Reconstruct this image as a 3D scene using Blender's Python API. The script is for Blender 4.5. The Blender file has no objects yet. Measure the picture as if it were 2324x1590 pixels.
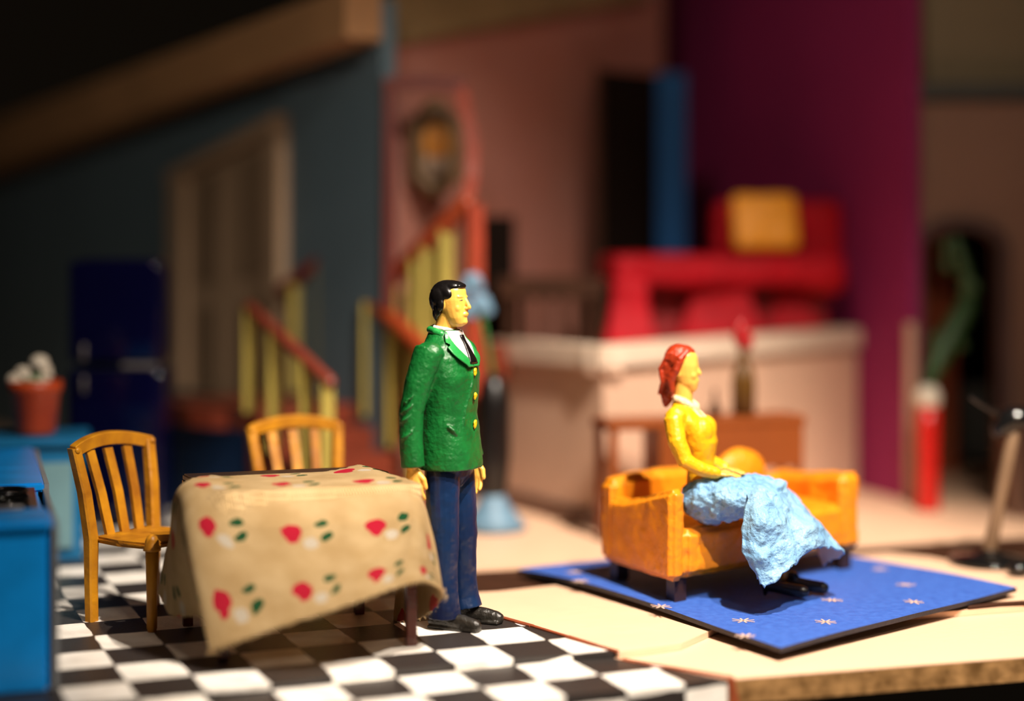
import bpy, bmesh, math, random
from mathutils import Vector, Matrix, Euler, noise
random.seed(7)
R = math.radians
C = bpy.context.scene.collection
sc = bpy.context.scene

# ---------------------------------------------------------------- camera, world, light, exposure
F, UX, VY, H = 3800.0, 1162.0, 560.0, 1.92      # focal length in px, principal column, horizon row, eye height
cam_d = bpy.data.cameras.new('camera'); cam = bpy.data.objects.new('camera', cam_d); C.objects.link(cam)
cam.location = (0, 0, H); cam.rotation_euler = (R(90), 0, 0)
cam_d.sensor_width = 36; cam_d.lens = 36 * F / 2324
cam_d.shift_y = -(795 - VY) / 2324
cam_d.clip_end = 200
cam_d.dof.use_dof = True; cam_d.dof.focus_distance = 8.52; cam_d.dof.aperture_fstop = 0.175
sc.camera = cam
w = bpy.data.worlds.new('world'); sc.world = w; w.use_nodes = True
w.node_tree.nodes['Background'].inputs[0].default_value = (1.0, .72, .45, 1)
w.node_tree.nodes['Background'].inputs[1].default_value = 0.004
sc.view_settings.view_transform = 'Standard'; sc.view_settings.look = 'None'
sc.view_settings.exposure = -0.14; sc.view_settings.gamma = 1
sc.cycles.max_bounces = 6

def spot(name, loc, aim, power, size, blend, col, rad):
    d = bpy.data.lights.new(name, 'SPOT'); o = bpy.data.objects.new(name, d); C.objects.link(o)
    o.location = loc; o.rotation_euler = (Vector(aim) - Vector(loc)).to_track_quat('-Z', 'Y').to_euler()
    d.energy = power; d.spot_size = R(size); d.spot_blend = blend; d.color = col; d.shadow_soft_size = rad
    return o
spot('key_spot', (2.7, 4.9, 8.7), (.9, 9.3, .2), 7600, 44, .65, (1.0, .87, .74), .06)
spot('second_spot', (3.3, 3.2, 8.2), (.4, 9.4, .6), 5000, 50, .8, (1.0, .87, .74), .06)
spot('wall_fill_spot', (-2.2, 2.5, 7.0), (-2.9, 14.0, 2.3), 850, 36, 1.0, (1.0, .84, .66), .3)  # added fill to brighten the blue left wall, no lamp of the place
spot('back_fill_spot', (-1.2, 3.0, 7.5), (2.3, 14.5, 2.5), 1150, 34, 1.0, (1.0, .84, .66), .3)  # added fill aimed at the purple wall, no lamp of the place
fd = bpy.data.lights.new('front_fill', 'AREA'); fo = bpy.data.objects.new('front_fill', fd); C.objects.link(fo)  # weak area fill added from the front, not a real source
fo.location = (3, -1, 7); fo.rotation_euler = (Vector((0, 11, 1.5)) - Vector((3, -1, 7))).to_track_quat('-Z', 'Y').to_euler()
fd.energy = 190; fd.size = 1.2; fd.color = (1.0, .80, .60)

def at(u, v, D): return Vector(((u - UX) / F * D, D, H - (v - VY) / F * D))
AL = .396; CA, SA = math.cos(AL), math.sin(AL)                   # the stage is turned 22.7 degrees
TX, TY, TA, TB = -1.9454, 7.979, .2898, .3131                    # tile grid origin and tile size
def stage(a, b, z=0): return Vector((a * CA - b * SA, a * SA + b * CA, z))

# ---------------------------------------------------------------- materials
def mat(name, col, rough=.5, bump=.15, scale=30, var=.15, spec=.5, col2=None, sss=0, detail=6, dist=.01):
    m = bpy.data.materials.new(name); m.use_nodes = True
    n = m.node_tree.nodes; l = m.node_tree.links; b = n['Principled BSDF']
    tc = n.new('ShaderNodeTexCoord')
    no = n.new('ShaderNodeTexNoise'); no.inputs['Scale'].default_value = scale * .25; no.inputs['Detail'].default_value = 4
    l.new(tc.outputs['Object'], no.inputs['Vector'])
    rp = n.new('ShaderNodeValToRGB'); rp.color_ramp.elements[0].position = .3; rp.color_ramp.elements[1].position = .7
    c2 = col2 or [max(0, c * (1 - var)) for c in col]
    rp.color_ramp.elements[0].color = (*c2, 1); rp.color_ramp.elements[1].color = (*col, 1)
    l.new(no.outputs[0], rp.inputs[0]); l.new(rp.outputs[0], b.inputs['Base Color'])
    b.inputs['Roughness'].default_value = rough; b.inputs['Specular IOR Level'].default_value = spec
    if sss:
        b.inputs['Subsurface Weight'].default_value = sss; b.inputs['Subsurface Radius'].default_value = (.03, .015, .005)
        b.inputs['Subsurface Scale'].default_value = .6
    if bump:
        n2 = n.new('ShaderNodeTexNoise'); n2.inputs['Scale'].default_value = scale; n2.inputs['Detail'].default_value = detail
        l.new(tc.outputs['Object'], n2.inputs['Vector'])
        bp = n.new('ShaderNodeBump'); bp.inputs['Strength'].default_value = bump; bp.inputs['Distance'].default_value = dist
        l.new(n2.outputs[0], bp.inputs['Height']); l.new(bp.outputs[0], b.inputs['Normal'])
    return m
M = {}
M['skin'] = mat('skin_clay', (.90, .50, .09), .36, .10, 60, .12, .5, sss=.25)
M['green'] = mat('green_paint', (.006, .150, .026), .36, .5, 50, .45, .5, dist=.012)
M['green_edge'] = mat('green_edge', (.02, .30, .06), .3, .3, 60, .3, .6)
M['trouser'] = mat('navy_paint', (.003, .004, .022), .34, .25, 9, .3, .4, col2=(.004, .022, .075))
M['black'] = mat('black_paint', (.006, .005, .005), .28, .15, 60, .3, .5)
M['shoe'] = mat('shoe_paint', (.022, .019, .015), .33, .45, 60, .5, .5)
M['shirt'] = mat('white_paint', (.80, .72, .66), .5, .3, 70, .15)
M['button'] = mat('yellow_paint', (.85, .50, .01), .4, .5, 90, .2)
M['pupil'] = mat('painted_eye', (.05, .02, .005), .5, 0)
M['hair_red'] = mat('red_hair', (.40, .035, .008), .35, .6, 50, .4, dist=.012)
M['sweater'] = mat('yellow_sweater', (.85, .43, .006), .4, .35, 45, .15)
M['lace'] = mat('cream_collar', (.88, .66, .38), .5, .5, 70, .2)
M['skirt'] = mat('pale_blue_paint', (.27, .48, .66), .42, .9, 20, .2, .4, col2=(.13, .32, .58), dist=.035)
M['orange'] = mat('orange_clay', (.82, .26, .006), .42, .6, 22, .12, .5, dist=.016)
M['leg_dark'] = mat('dark_leg', (.03, .012, .008), .4, .2)
M['chair'] = mat('ochre_wood', (.50, .215, .008), .42, .4, 26, .4, .35, col2=(.27, .095, .006))
M['mahogany'] = mat('mahogany', (.13, .022, .006), .25, .2, 40, .4)
M['tabletop'] = mat('black_brown_wood', (.02, .01, .008), .35, .2)
M['cream_floor'] = mat('cream_floor', (.80, .52, .345), .5, .2, 12, .06, .4, dist=.02)
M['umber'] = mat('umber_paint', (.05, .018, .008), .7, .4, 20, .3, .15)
M['rust'] = mat('rust_paint', (.27, .055, .015), .55, .5, 60, .3)
M['rug'] = mat('rug_blue', (.028, .085, .37), .6, .35, 90, .3, .3, col2=(.045, .13, .48))
M['rug_side'] = mat('rug_side', (.010, .012, .022), .5, .3)
M['star'] = mat('star_white', (.75, .52, .42), .6, 0)
M['bluewall'] = mat('grey_blue_wall', (.10, .155, .19), .7, .1, 6, .12)
M['beam'] = mat('beam_wood', (.48, .25, .11), .7, .3, 8, .2)
M['beam_light'] = mat('beam_light', (.30, .20, .09), .7, .3, 8, .2)
M['pink'] = mat('pink_wall', (.46, .20, .155), .7, .1, 6, .08, col2=(.43, .16, .11))
M['door_cream'] = mat('cream_door', (.40, .27, .17), .6, .1, 8, .1)
M['door_panel'] = mat('door_panel', (.25, .165, .10), .6, .1, 8, .1)
M['red_trim'] = mat('red_trim', (.30, .035, .010), .45, .2, 20, .2)
M['red_dark'] = mat('dark_red_trim', (.13, .012, .006), .5, .2, 20, .2)
M['red_rail'] = mat('red_rail', (.34, .05, .012), .4, .3, 20, .2)
M['brown_rail'] = mat('brown_rail', (.20, .035, .018), .4, .3, 20, .2)
M['baluster'] = mat('yellow_green_paint', (.36, .28, .05), .5, .3, 20, .2)
M['step'] = mat('red_brown_step', (.17, .028, .011), .45, .3, 20, .2)
M['navy_wall'] = mat('navy_base', (.004, .035, .12), .5, .2)
M['fridge'] = mat('navy_gloss', (.002, .002, .022), .07, .03, 10, .2)
M['chrome'] = mat('dull_metal', (.12, .11, .11), .35, .1)
M['counter'] = mat('blue_counter', (.012, .17, .38), .3, .1, 20, .2)
M['stove'] = mat('bright_blue', (.006, .30, .86), .25, .1, 20, .2)
M['teal'] = mat('teal_panel', (.17, .33, .37), .5, .1, 20, .1)
M['grey'] = mat('grey_panel', (.20, .21, .22), .5, .2, 20, .2)
M['pot'] = mat('terracotta', (.55, .065, .012), .4, .3, 20, .3)
M['petal'] = mat('white_petal', (.70, .62, .50), .6, .3)
M['leaf'] = mat('green_leaf', (.03, .16, .03), .5, .3)
M['rim'] = mat('cream_rim', (.66, .52, .40), .5, .3, 10, .08)
M['parapet'] = mat('beige_parapet', (.62, .40, .28), .6, .2, 8, .1)
M['base_brown'] = mat('dark_base', (.16, .08, .05), .6, .2)
M['purple'] = mat('purple_wall', (.30, .024, .115), .65, .1, 4, .12, .2)
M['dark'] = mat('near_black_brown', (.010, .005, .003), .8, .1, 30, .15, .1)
M['bluepost'] = mat('blue_post', (.003, .065, .21), .6, .2, 30, .15, .2)
M['red'] = mat('red_clay', (.50, .003, .012), .6, .5, 14, .25, .2, dist=.03)
M['red_deep'] = mat('recess_red_clay', (.30, .003, .007), .6, .4, 14, .25, dist=.03)  # darker copy of the sofa red, recess shade put into the colour
M['cushion'] = mat('amber_cushion', (.95, .36, .006), .5, .4, 16, .1)
M['table_brown'] = mat('orange_brown_wood', (.27, .062, .010), .4, .3, 10, .25)
M['bottle'] = mat('olive_bottle', (.10, .045, .008), .25, .1)
M['redglass'] = mat('dark_red_top', (.30, .01, .012), .3, .1)
M['brownwall'] = mat('brown_wall', (.24, .125, .085), .7, .1, 5, .12)
M['olivewall'] = mat('olive_wall', (.20, .145, .080), .7, .1, 5, .12)
M['grey_band'] = mat('grey_band', (.055, .055, .05), .7, .1)
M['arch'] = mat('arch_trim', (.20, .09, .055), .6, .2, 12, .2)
M['arch_dark'] = mat('arch_moulding', (.08, .035, .03), .6, .2, 12, .2)  # dark brown colour of the arch moulding
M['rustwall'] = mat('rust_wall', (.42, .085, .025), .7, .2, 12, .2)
M['cactus'] = mat('cactus_green', (.03, .075, .02), .5, .3)
M['vase_red'] = mat('vase_red', (.60, .012, .008), .3, .1)
M['pole'] = mat('beige_pole', (.22, .135, .075), .4, .2)
M['gloss_black'] = mat('gloss_black', (.006, .006, .006), .12, .02)
M['palewblue'] = mat('pale_blue_clay', (.13, .25, .36), .5, .3)
M['oldgold'] = mat('old_gold', (.16, .085, .03), .5, .4)
M['portrait'] = mat('portrait_paint', (.62, .24, .03), .6, .1)
M['portrait_low'] = mat('portrait_low', (.40, .28, .20), .5, .1)

def checker_material(name, beige):
    """hand painted black and white tiles in stage coordinates, wrapping down over the board's front"""
    m = bpy.data.materials.new(name); m.use_nodes = True
    n = m.node_tree.nodes; l = m.node_tree.links; b = n['Principled BSDF']
    geo = n.new('ShaderNodeTexCoord')
    def mth(op, a, c=None, d=None):
        q = n.new('ShaderNodeMath'); q.operation = op
        for i, v in enumerate((a, c, d)):
            if v is None: continue
            if isinstance(v, (int, float)): q.inputs[i].default_value = v
            else: l.new(v, q.inputs[i])
        return q.outputs[0]
    nz = n.new('ShaderNodeTexNoise'); nz.inputs['Scale'].default_value = 7; nz.inputs['Detail'].default_value = 5
    l.new(geo.outputs['Object'], nz.inputs['Vector'])
    sp = n.new('ShaderNodeSeparateXYZ'); l.new(geo.outputs['Object'], sp.inputs[0])
    sn = n.new('ShaderNodeSeparateColor'); l.new(nz.outputs['Color'], sn.inputs[0])
    X = mth('ADD', sp.outputs[0], -TX); Y = mth('ADD', sp.outputs[1], -TY)
    a = mth('ADD', mth('MULTIPLY', X, CA), mth('MULTIPLY', Y, SA))
    d = mth('ADD', mth('MULTIPLY', X, SA), mth('MULTIPLY', Y, -CA))
    d = mth('SUBTRACT', d, sp.outputs[2])
    ui = mth('ADD', mth('MULTIPLY', a, 1 / TA), mth('MULTIPLY', mth('ADD', sn.outputs[0], -.5), .08))
    vi = mth('ADD', mth('MULTIPLY', d, 1 / TB), mth('MULTIPLY', mth('ADD', sn.outputs[1], -.5), .08))
    s = mth('ADD', mth('FLOOR', ui), mth('FLOOR', vi))
    chk = mth('FRACT', mth('MULTIPLY', s, .5))
    fac = mth('GREATER_THAN', chk, .25)
    # the white strokes stop a little short of the tile line, with rounded corners
    fu = mth('ABSOLUTE', mth('ADD', mth('FRACT', ui), -.5)); fv = mth('ABSOLUTE', mth('ADD', mth('FRACT', vi), -.5))
    rr = mth('ADD', mth('POWER', mth('MULTIPLY', fu, 2), 22), mth('POWER', mth('MULTIPLY', fv, 2), 18))
    fac = mth('MULTIPLY', fac, mth('LESS_THAN', rr, .85))
    wr = n.new('ShaderNodeValToRGB'); n3 = n.new('ShaderNodeTexNoise'); n3.inputs['Scale'].default_value = 7; n3.inputs['Detail'].default_value = 5
    l.new(geo.outputs['Object'], n3.inputs['Vector']); l.new(n3.outputs[0], wr.inputs[0])
    wr.color_ramp.elements[0].position = .35; wr.color_ramp.elements[0].color = (.74, .69, .62, 1)
    wr.color_ramp.elements[1].position = .6; wr.color_ramp.elements[1].color = (.90, .86, .79, 1)
    mx = n.new('ShaderNodeMix'); mx.data_type = 'RGBA'; l.new(fac, mx.inputs[0])
    mx.inputs[6].default_value = (.026, .021, .019, 1); l.new(wr.outputs[0], mx.inputs[7])
    out = mx.outputs[2]
    if beige:   # right of the rust line the board is cream
        side = mth('GREATER_THAN', mth('ADD', mth('MULTIPLY', mth('ADD', sp.outputs[0], -.497), .62), mth('MULTIPLY', mth('ADD', sp.outputs[1], -7.93), .785)), 0)
        far = mth('GREATER_THAN', sp.outputs[0], .98)
        side = mth('MAXIMUM', side, far)
        sc_ = n.new('ShaderNodeMix'); sc_.data_type = 'RGBA'; l.new(side, sc_.inputs[0]); l.new(out, sc_.inputs[6])
        face = mth('LESS_THAN', sp.outputs[2], -.035)
        raw = n.new('ShaderNodeMix'); raw.data_type = 'RGBA'; l.new(face, raw.inputs[0])
        raw.inputs[6].default_value = (.78, .50, .335, 1)
        wv = n.new('ShaderNodeTexNoise'); wv.inputs['Scale'].default_value = 14; wv.inputs['Detail'].default_value = 8
        l.new(geo.outputs['Object'], wv.inputs['Vector'])
        rw = n.new('ShaderNodeValToRGB'); l.new(wv.outputs[0], rw.inputs[0])
        rw.color_ramp.elements[0].position = .3; rw.color_ramp.elements[0].color = (.13, .065, .02, 1)
        rw.color_ramp.elements[1].position = .7; rw.color_ramp.elements[1].color = (.40, .22, .085, 1)
        l.new(rw.outputs[0], raw.inputs[7]); l.new(raw.outputs[2], sc_.inputs[7]); out = sc_.outputs[2]
    l.new(out, b.inputs['Base Color']); b.inputs['Roughness'].default_value = .42
    bp = n.new('ShaderNodeBump'); bp.inputs['Strength'].default_value = .35; bp.inputs['Distance'].default_value = .01
    n4 = n.new('ShaderNodeTexNoise'); n4.inputs['Scale'].default_value = 45; n4.inputs['Detail'].default_value = 6
    l.new(geo.outputs['Object'], n4.inputs['Vector'])
    l.new(n4.outputs[0], bp.inputs['Height']); l.new(bp.outputs[0], b.inputs['Normal'])
    return m
M['tiles'] = checker_material('painted_tiles', False)
M['tiles_edge'] = checker_material('painted_tiles_and_board', True)

def cloth_material():
    m = bpy.data.materials.new('printed_muslin'); m.use_nodes = True
    n = m.node_tree.nodes; l = m.node_tree.links; b = n['Principled BSDF']
    uv = n.new('ShaderNodeUVMap'); uv.uv_map = 'UVMap'
    nz = n.new('ShaderNodeTexNoise'); nz.inputs['Scale'].default_value = 7; l.new(uv.outputs[0], nz.inputs['Vector'])
    sep = n.new('ShaderNodeSeparateXYZ'); l.new(uv.outputs[0], sep.inputs[0])
    sn = n.new('ShaderNodeSeparateColor'); l.new(nz.outputs['Color'], sn.inputs[0])
    def mth(op, a, c=None):
        q = n.new('ShaderNodeMath'); q.operation = op
        for i, v in enumerate((a, c)):
            if v is None: continue
            if isinstance(v, (int, float)): q.inputs[i].default_value = v
            else: l.new(v, q.inputs[i])
        return q.outputs[0]
    U = mth('ADD', sep.outputs[0], mth('MULTIPLY', mth('ADD', sn.outputs[0], -.5), .10))
    V = mth('ADD', sep.outputs[1], mth('MULTIPLY', mth('ADD', sn.outputs[1], -.5), .10))
    def blob(cu, cv, ru, rv, rot=0):
        du = mth('ADD', mth('FRACT', mth('ADD', U, -cu + .5)), -.5)
        dv = mth('ADD', mth('FRACT', mth('ADD', V, -cv + .5)), -.5)
        c, s = math.cos(rot), math.sin(rot)
        a = mth('ADD', mth('MULTIPLY', du, c / ru), mth('MULTIPLY', dv, s / ru))
        d = mth('ADD', mth('MULTIPLY', du, -s / rv), mth('MULTIPLY', dv, c / rv))
        r = mth('ADD', mth('MULTIPLY', a, a), mth('MULTIPLY', d, d))
        return mth('LESS_THAN', r, 1.0)
    base = n.new('ShaderNodeValToRGB'); n5 = n.new('ShaderNodeTexNoise'); n5.inputs['Scale'].default_value = 2.2
    l.new(uv.outputs[0], n5.inputs['Vector']); l.new(n5.outputs[0], base.inputs[0])
    base.color_ramp.elements[0].position = .35; base.color_ramp.elements[0].color = (.66, .44, .20, 1)
    base.color_ramp.elements[1].position = .65; base.color_ramp.elements[1].color = (.80, .57, .29, 1)
    out = base.outputs[0]
    for (cu, cv, ru, rv, rot, col) in ((.30, .50, .125, .13, 0, (.66, .012, .045)), (.30, .40, .07, .10, 0, (.66, .012, .045)),
                                       (.50, .29, .085, .095, .3, (.80, .70, .55)), (.66, .62, .085, .055, .5, (.008, .10, .03)), (.70, .38, .10, .055, .9, (.008, .10, .03))):
        mx = n.new('ShaderNodeMix'); mx.data_type = 'RGBA'; l.new(blob(cu, cv, ru, rv, rot), mx.inputs[0])
        l.new(out, mx.inputs[6]); mx.inputs[7].default_value = (*col, 1); out = mx.outputs[2]
    l.new(out, b.inputs['Base Color']); b.inputs['Roughness'].default_value = .8; b.inputs['Specular IOR Level'].default_value = .2
    # weave
    W = 62 * math.pi
    wv = mth('MULTIPLY', mth('SINE', mth('MULTIPLY', sep.outputs[0], W)), mth('SINE', mth('MULTIPLY', sep.outputs[1], W)))
    bp = n.new('ShaderNodeBump'); bp.inputs['Strength'].default_value = .9; bp.inputs['Distance'].default_value = .006
    l.new(wv, bp.inputs['Height']); l.new(bp.outputs[0], b.inputs['Normal'])
    tr = n.new('ShaderNodeBsdfTranslucent'); tr.inputs[0].default_value = (.60, .42, .2, 1)
    ms = n.new('ShaderNodeMixShader'); ms.inputs[0].default_value = .18
    l.new(b.outputs[0], ms.inputs[1]); l.new(tr.outputs[0], ms.inputs[2])
    # open weave: little holes between the threads
    hu = mth('GREATER_THAN', mth('SINE', mth('MULTIPLY', sep.outputs[0], W)), .86); hv = mth('GREATER_THAN', mth('SINE', mth('MULTIPLY', sep.outputs[1], W)), .86)
    tp = n.new('ShaderNodeBsdfTransparent'); m2 = n.new('ShaderNodeMixShader'); l.new(mth('MULTIPLY', hu, hv), m2.inputs[0])
    l.new(ms.outputs[0], m2.inputs[1]); l.new(tp.outputs[0], m2.inputs[2])
    l.new(m2.outputs[0], n['Material Output'].inputs[0])
    return m
M['cloth'] = cloth_material()

# ---------------------------------------------------------------- helpers
def tag(o, label=None, cat=None, group=None, kind=None):
    if label: o['label'] = label
    if cat: o['category'] = cat
    if group: o['group'] = group
    if kind: o['kind'] = kind
    return o
def empty(name, loc, rz=0, **k):
    o = bpy.data.objects.new(name, None); C.objects.link(o); o.location = loc; o.rotation_euler = (0, 0, rz); o.empty_display_size = .1
    return tag(o, **k)
def build(name, bm, m, parent=None, smooth=False, local=False, loc=None, rz=0, **k):
    """link the bmesh as ONE mesh object; world coordinates unless local (then in the parent's space)"""
    me = bpy.data.meshes.new(name)
    bmesh.ops.recalc_face_normals(bm, faces=bm.faces[:])
    bm.to_mesh(me); bm.free()
    ms = m if isinstance(m, (list, tuple)) else [m]
    for q in ms: me.materials.append(q)
    if smooth:
        for p in me.polygons: p.use_smooth = True
    o = bpy.data.objects.new(name, me); C.objects.link(o)
    if parent is not None:
        o.parent = parent
        if not local:
            mw = Matrix.Translation(parent.location) @ parent.rotation_euler.to_matrix().to_4x4()
            if parent.parent is not None:
                pp = parent.parent
                mw = Matrix.Translation(pp.location) @ pp.rotation_euler.to_matrix().to_4x4() @ mw
            me.transform(mw.inverted())
    if loc is not None: o.location = loc; o.rotation_euler = (0, 0, rz)
    return tag(o, **k)
def copy_tree(o, parent=None):
    c = o.copy(); C.objects.link(c); c.parent = parent
    for ch in [x for x in C.objects if x.parent == o]: copy_tree(ch, c)
    return c
def hull8(bm, p):
    v = [bm.verts.new(q) for q in p]
    for f in ((0, 1, 2, 3), (7, 6, 5, 4), (0, 4, 5, 1), (1, 5, 6, 2), (2, 6, 7, 3), (3, 7, 4, 0)): bm.faces.new([v[i] for i in f])
    return v
def box(bm, c, s, rz=0, bev=0, rx=0, ry=0):
    q = bmesh.new(); bmesh.ops.create_cube(q, size=1)
    bmesh.ops.scale(q, vec=s, verts=q.verts)
    if bev: bmesh.ops.bevel(q, geom=q.edges[:], offset=bev, segments=3, profile=.6, affect='EDGES')
    bmesh.ops.transform(q, matrix=Matrix.Translation(c) @ Euler((rx, ry, rz)).to_matrix().to_4x4(), verts=q.verts)
    me = bpy.data.meshes.new('t'); q.to_mesh(me); q.free(); bm.from_mesh(me); bpy.data.meshes.remove(me)
def slab(bm, pts, z0, z1):
    """vertical prism over a ground polygon; z0/z1 numbers or lists per point"""
    n = len(pts); a0 = z0 if isinstance(z0, (list, tuple)) else [z0] * n; a1 = z1 if isinstance(z1, (list, tuple)) else [z1] * n
    lo = [bm.verts.new((p[0], p[1], a0[i])) for i, p in enumerate(pts)]; hi = [bm.verts.new((p[0], p[1], a1[i])) for i, p in enumerate(pts)]
    bm.faces.new(hi); bm.faces.new(lo[::-1])
    for i in range(n): bm.faces.new((lo[i], lo[(i + 1) % n], hi[(i + 1) % n], hi[i]))
def ell(bm, c, r, rot=None, seg=20):
    q = bmesh.ops.create_uvsphere(bm, u_segments=seg, v_segments=seg // 2, radius=1)
    mx = Matrix.Translation(c) @ (Euler(rot).to_matrix().to_4x4() if rot else Matrix()) @ Matrix.Diagonal((r[0], r[1], r[2], 1))
    bmesh.ops.transform(bm, matrix=mx, verts=q['verts'])
def rings(bm, rs, cap=True):
    rr = [[bm.verts.new(p) for p in r] for r in rs]
    n = len(rr[0])
    for a, b in zip(rr, rr[1:]):
        for i in range(n): bm.faces.new((a[i], a[(i + 1) % n], b[(i + 1) % n], b[i]))
    if cap: bm.faces.new(rr[0][::-1]); bm.faces.new(rr[-1])
def limb(bm, pts, rad, seg=14, flat=(1, 1), up=(0, 1, 0), ballends=True):
    """tapering tube through pts; rad per point; flat squashes the section"""
    P = [Vector(p) for p in pts]; rs = []
    n = len(P); Rr = list(rad)
    if ballends:
        d0 = (P[0] - P[1]).normalized(); d1 = (P[-1] - P[-2]).normalized()
        P = [P[0] + d0 * Rr[0] * .98, P[0] + d0 * Rr[0] * .75] + P + [P[-1] + d1 * Rr[-1] * .75, P[-1] + d1 * Rr[-1] * .98]
        Rr = [Rr[0] * .15, Rr[0] * .65] + Rr + [Rr[-1] * .65, Rr[-1] * .15]
    for i, p in enumerate(P):
        t = (P[min(i + 1, len(P) - 1)] - P[max(i - 1, 0)]).normalized()
        u = Vector(up); u = (u - t * u.dot(t))
        if u.length < .05: u = Vector((1, 0, 0)); u = u - t * u.dot(t)
        u.normalize(); s = t.cross(u)
        rs.append([p + s * math.cos(2 * math.pi * k / seg) * Rr[i] * flat[0] + u * math.sin(2 * math.pi * k / seg) * Rr[i] * flat[1] for k in range(seg)])
    rings(bm, rs)
def sring(z, cx, cy, rx, ry, n=28, p=2.3):
    o = []
    for k in range(n):
        a = 2 * math.pi * k / n; c, s = math.cos(a), math.sin(a)
        o.append(Vector((cx + rx * math.copysign(abs(c) ** (2 / p), c), cy + ry * math.copysign(abs(s) ** (2 / p), s), z)))
    return o
def lathe(bm, prof, c=(0, 0, 0), seg=24):
    rings(bm, [[Vector((c[0] + r * math.cos(2 * math.pi * k / seg), c[1] + r * math.sin(2 * math.pi * k / seg), c[2] + z)) for k in range(seg)] for r, z in prof])
_tex = {}
def clay(o, voxel=.008, smooth=4, disp=0, size=.08):
    r = o.modifiers.new('remesh', 'REMESH'); r.mode = 'VOXEL'; r.voxel_size = voxel; r.use_smooth_shade = True
    if smooth:
        s = o.modifiers.new('smooth', 'SMOOTH'); s.iterations = smooth; s.factor = .5
    if disp:
        if size not in _tex:
            t = bpy.data.textures.new('clay_lumps', 'CLOUDS'); t.noise_scale = size; t.noise_depth = 2; _tex[size] = t
        d = o.modifiers.new('lumps', 'DISPLACE'); d.texture = _tex[size]; d.strength = disp; d.mid_level = .5
        d.texture_coords = 'LOCAL'
    return o
def grid_surface(P, nu=6, nv=6):
    """Catmull-Rom through a grid of points -> dense grid of points (rows, cols) with parameters"""
    def cr(a, b, c, d, t): return .5 * ((2 * b) + (c - a) * t + (2 * a - 5 * b + 4 * c - d) * t * t + (3 * b - a - 3 * c + d) * t ** 3)
    def line(p, n):
        q = [2 * p[0] - p[1]] + list(p) + [2 * p[-1] - p[-2]]; o = []
        for i in range(1, len(q) - 2):
            for k in range(n): o.append(cr(q[i - 1], q[i], q[i + 1], q[i + 2], k / n))
        o.append(p[-1]); return o
    rows = [line(r, nu) for r in P]
    cols = [line([r[j] for r in rows], nv) for j in range(len(rows[0]))]
    return [[cols[j][i] for j in range(len(cols))] for i in range(len(cols[0]))]

# ================================================================ THE SETTING
# base board carrying everything, its front edge running up to the right
e0 = Vector((-3.6, 5.69)); e1_ = Vector((-.302, 7.07)); e2_ = Vector((.985, 7.56)); e3 = Vector((2.45, 7.97)); e4 = Vector((5.5, 8.9))
bm = bmesh.new()
slab(bm, [e0, e1_, e2_, e3, e4, (7.5, 20), (-9, 20), (-8, 8)], -.145, -.03)
bmesh.ops.subdivide_edges(bm, edges=[e for e in bm.edges if e.calc_length() > 1], cuts=10)
build('floor', bm, M['tiles_edge'], kind='structure', label='thick painted base board with a raw sawn front edge')
# upper sheets: tiled kitchen sheet, cream living room sheet, cream sheet further back
kit = [(-3.3, 6.40), (-1.35, 7.215), (-.756, 7.515), (.078, 7.845), (.497, 7.945), (-.073, 8.686), (-.95, 9.75), (-.35, 13.0), (-2.5, 15.2), (-8, 15), (-6, 8)]
bm = bmesh.new(); slab(bm, kit, -.028, 0); build('floor.001', bm, M['tiles'], kind='structure', label='black and white tiled kitchen floor sheet')
liv = [(.505, 7.93), (.62, 7.985), (.82, 8.10), (1.1, 8.55), (2.0, 8.72), (2.66, 8.93), (4.6, 9.5), (4.6, 10.7), (3.3, 10.28), (2.72, 10.17), (2.58, 10.35), (2.36, 10.50), (1.9, 10.35), (-.08, 9.33), (-.5, 9.22), (-.073, 8.70)]
bm = bmesh.new(); slab(bm, liv, -.028, .002)
build('floor.002', bm, M['cream_floor'], kind='structure', label='cream living room floor sheet under the rug')
back = [(-.85, 9.78), (-.16, 9.99), (.558, 10.2), (2.21, 10.75), (3.2, 11.1), (6.5, 12.0), (6.5, 16), (-.2, 16), (-.3, 13.0)]
bm = bmesh.new(); slab(bm, back, -.028, .004)
build('floor.003', bm, M['cream_floor'], kind='structure', label='cream floor sheet at the back of the living room')
bm = bmesh.new(); slab(bm, [(-.9, 9.0), (-.1, 9.1), (1.2, 9.6), (2.9, 9.9), (6, 10.5), (6, 12.1), (3.2, 11.2), (-.9, 9.9)], -.032, -.016)  # thin dark brown strip, set lower than the cream sheets
build('trim_1', bm, M['umber'], kind='structure', label='dark umber strip laid between the cream floor sheets')
# rust line painted between tiles and cream
bm = bmesh.new()
ln = [(-.22, 8.88), (-.073, 8.686), (.10, 8.47), (.27, 8.24), (.40, 8.06), (.50, 7.935)]
for i, (x, y) in enumerate(ln[:-1]):
    x2, y2 = ln[i + 1]; d = Vector((x2 - x, y2 - y)).normalized(); nn = Vector((-d.y, d.x)) * (.012 + .004 * (i % 2))
    hull8(bm, [Vector((x + nn.x, y + nn.y, -.002)), Vector((x2 + nn.x, y2 + nn.y, -.002)), Vector((x2 - nn.x, y2 - nn.y, -.002)), Vector((x - nn.x, y - nn.y, -.002)),
               Vector((x + nn.x, y + nn.y, .008)), Vector((x2 + nn.x, y2 + nn.y, .008)), Vector((x2 - nn.x, y2 - nn.y, .008)), Vector((x - nn.x, y - nn.y, .008))])
build('trim_2', bm, M['rust'], kind='structure', label='rust painted line between tiles and cream floor')
bm = bmesh.new()
slab(bm, [(.51, 7.90), (.70, 7.765), (.97, 7.575), (1.0, 7.575), (1.0, 7.60), (.72, 7.79), (.53, 7.93)], -.034, -.0265)
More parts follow.
